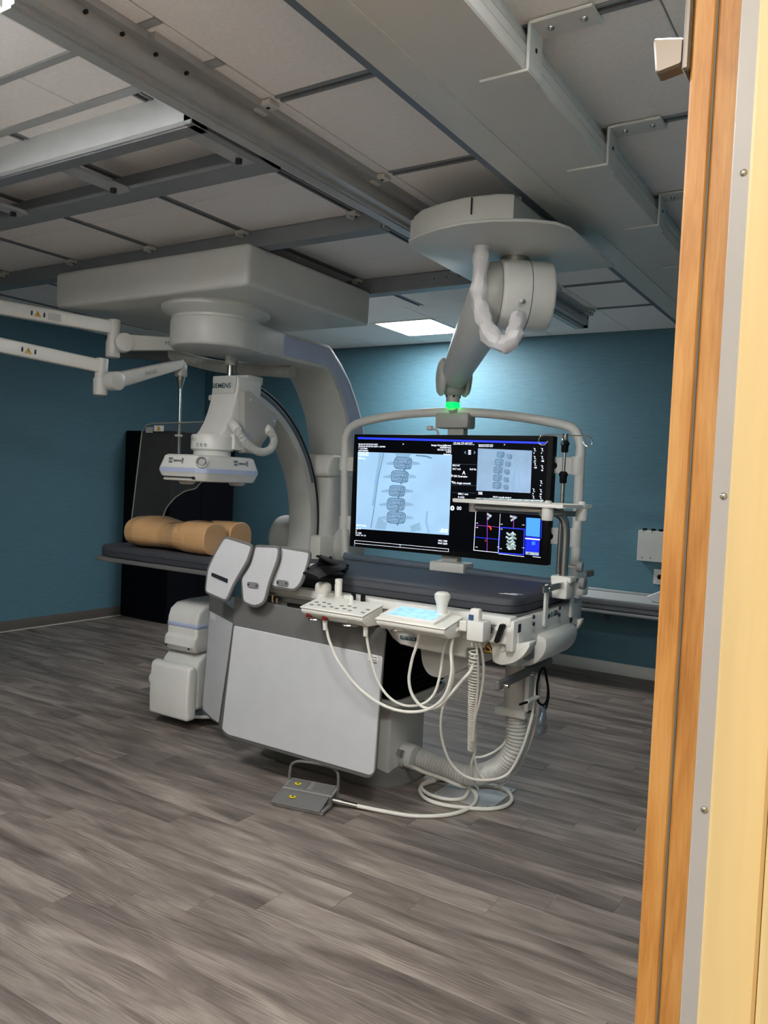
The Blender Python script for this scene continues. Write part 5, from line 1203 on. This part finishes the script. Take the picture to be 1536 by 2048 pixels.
# ------------------------------------------------------------------ floor plate, foot switch and its cable
q = P(); q.box((-1.85, 3.5, 0.0), (-1.54, 3.82, 0.004), 0.001, 1)
fpx = thing('floor_plate', 'grey metal cover plate screwed to the plank floor', 'floor plate', (-1.7, 3.66, 0))
o = q.o('plate', 'alu', fpx)
for x, y in ((-1.83, 3.52), (-1.56, 3.52), (-1.56, 3.80), (-1.83, 3.80)):
    q = P(); q.ball((x, y, 0.004), 0.006, (1, 1, 0.4), 8); q.o('screw', 'steel', fpx)
FO = Vector((-2.372, 2.898, 0)); th_ = math.radians(12); FU = Vector((math.cos(th_), math.sin(th_), 0)); FV = Vector((-math.sin(th_), math.cos(th_), 0))
FM = Matrix.Translation(FO) @ Matrix((FU, FV, Vector((0, 0, 1)))).transposed().to_4x4()
fs = thing('foot_switch', 'grey metal foot switch with yellow marks and carrying handle on the floor', 'foot switch', FO+FU*0.125+FV*0.12)
def fb(name, a, b, m, bev=0.003, par=None, M2=None):
    q = P(); q.box(a, b, bev, 1, M=FM @ M2 if M2 is not None else FM); return q.o(name, m, par or fs)
q = P()
q.box((0, 0, 0), (0.25, 0.17, 0.008), 0.003, 1, M=FM); q.o('base', 'alu', fs)
fb('rear_housing', (0.0, 0.085, 0.006), (0.255, 0.17, 0.066), 'mid_grey')
RH = Matrix.Translation((0, 0.127, 0.066)) @ Matrix.Rotation(math.radians(12), 4, 'X')
fb('housing_frame', (-0.004, -0.046, -0.004), (0.259, 0.046, 0.006), 'grey_foot', 0.003, None, RH)
for u0, u1 in ((0.012, 0.115), (0.14, 0.245)):
    fb('window', (u0, -0.034, 0.004), (u1, 0.034, 0.009), 'mid_grey', 0.001, None, RH)
for u in (-0.004, 0.235):
    fb('side_rail', (u, 0.0, 0.006), (u+0.02, 0.09, 0.022), 'grey_foot', 0.002)
fb('front_rail', (-0.002, 0.0, 0.004), (0.252, 0.018, 0.016), 'alu', 0.002)
RX = Matrix.Translation((0, 0.095, 0.055)) @ Matrix.Rotation(math.radians(17), 4, 'X')
fb('pedal', (-0.012, -0.115, -0.004), (0.243, -0.005, 0.003), 'mid_grey', 0.002, None, RX)
for M2, uv in ((RH, (0.06, 0.0, 0.009)), (RX, (0.075, -0.055, 0.004))):
    c = FM @ (M2 @ Vector(uv))
    q = P(); q.cyl(c, c+Vector((0, 0, 0.002)), 0.017, n=20); yk = q.o('yellow_mark', 'yellow', fs)
    q = P(); q.cyl(c+Vector((0, 0, 0.002)), c+Vector((0, 0, 0.0028)), 0.006, n=16); q.o('mark_symbol', 'ink', yk)
q = P(); q.tube([FM @ Vector(t) for t in ((0.0, 0.15, 0.03), (0.0, 0.155, 0.12), (0.012, 0.158, 0.155), (0.06, 0.16, 0.172), (0.19, 0.16, 0.172), (0.245, 0.158, 0.155), (0.257, 0.155, 0.12), (0.257, 0.15, 0.03))], 0.007, 10, 6); q.o('handle', 'mid_grey', fs)
a = FM @ Vector((0.25, 0.11, 0.035)); pd = (W(738, 1617, z=0.014)-a).normalized()
q = P(); q.cyl(a-pd*0.02, a+pd*0.05, 0.014, n=14).cyl(a+pd*0.05, a+pd*0.12, 0.011, n=14); q.o('plug', 'steel', fs)
a2 = a+pd*0.12
fl = [a2-pd*0.02, a2+pd*0.02]+[W(px, py, z=0.011) for px, py in ((775, 1624), (830, 1632), (895, 1630), (940, 1615), (953, 1592), (935, 1572), (905, 1560), (875, 1558), (850, 1565), (840, 1580), (850, 1596), (880, 1608), (925, 1615), (975, 1618), (1010, 1612), (1024, 1597), (1010, 1580), (975, 1572), (935, 1574))]
fl = fl+[W(915, 1570, z=0.03), W(885, 1557, z=0.06), W(850, 1545, z=0.09), W(825, 1534, z=0.11), W(808, 1530, x=-2.08)]
q = P(); q.tube(fl, 0.0095, 8, 7); q.o('cable', 'cable', fs)
q = P(); q.tube([W(px, py, z=0.010) for px, py in ((938, 1580), (925, 1597), (890, 1598), (855, 1587), (843, 1572), (870, 1562))], 0.009, 8, 7); q.o('cable_loop', 'cable', fs)
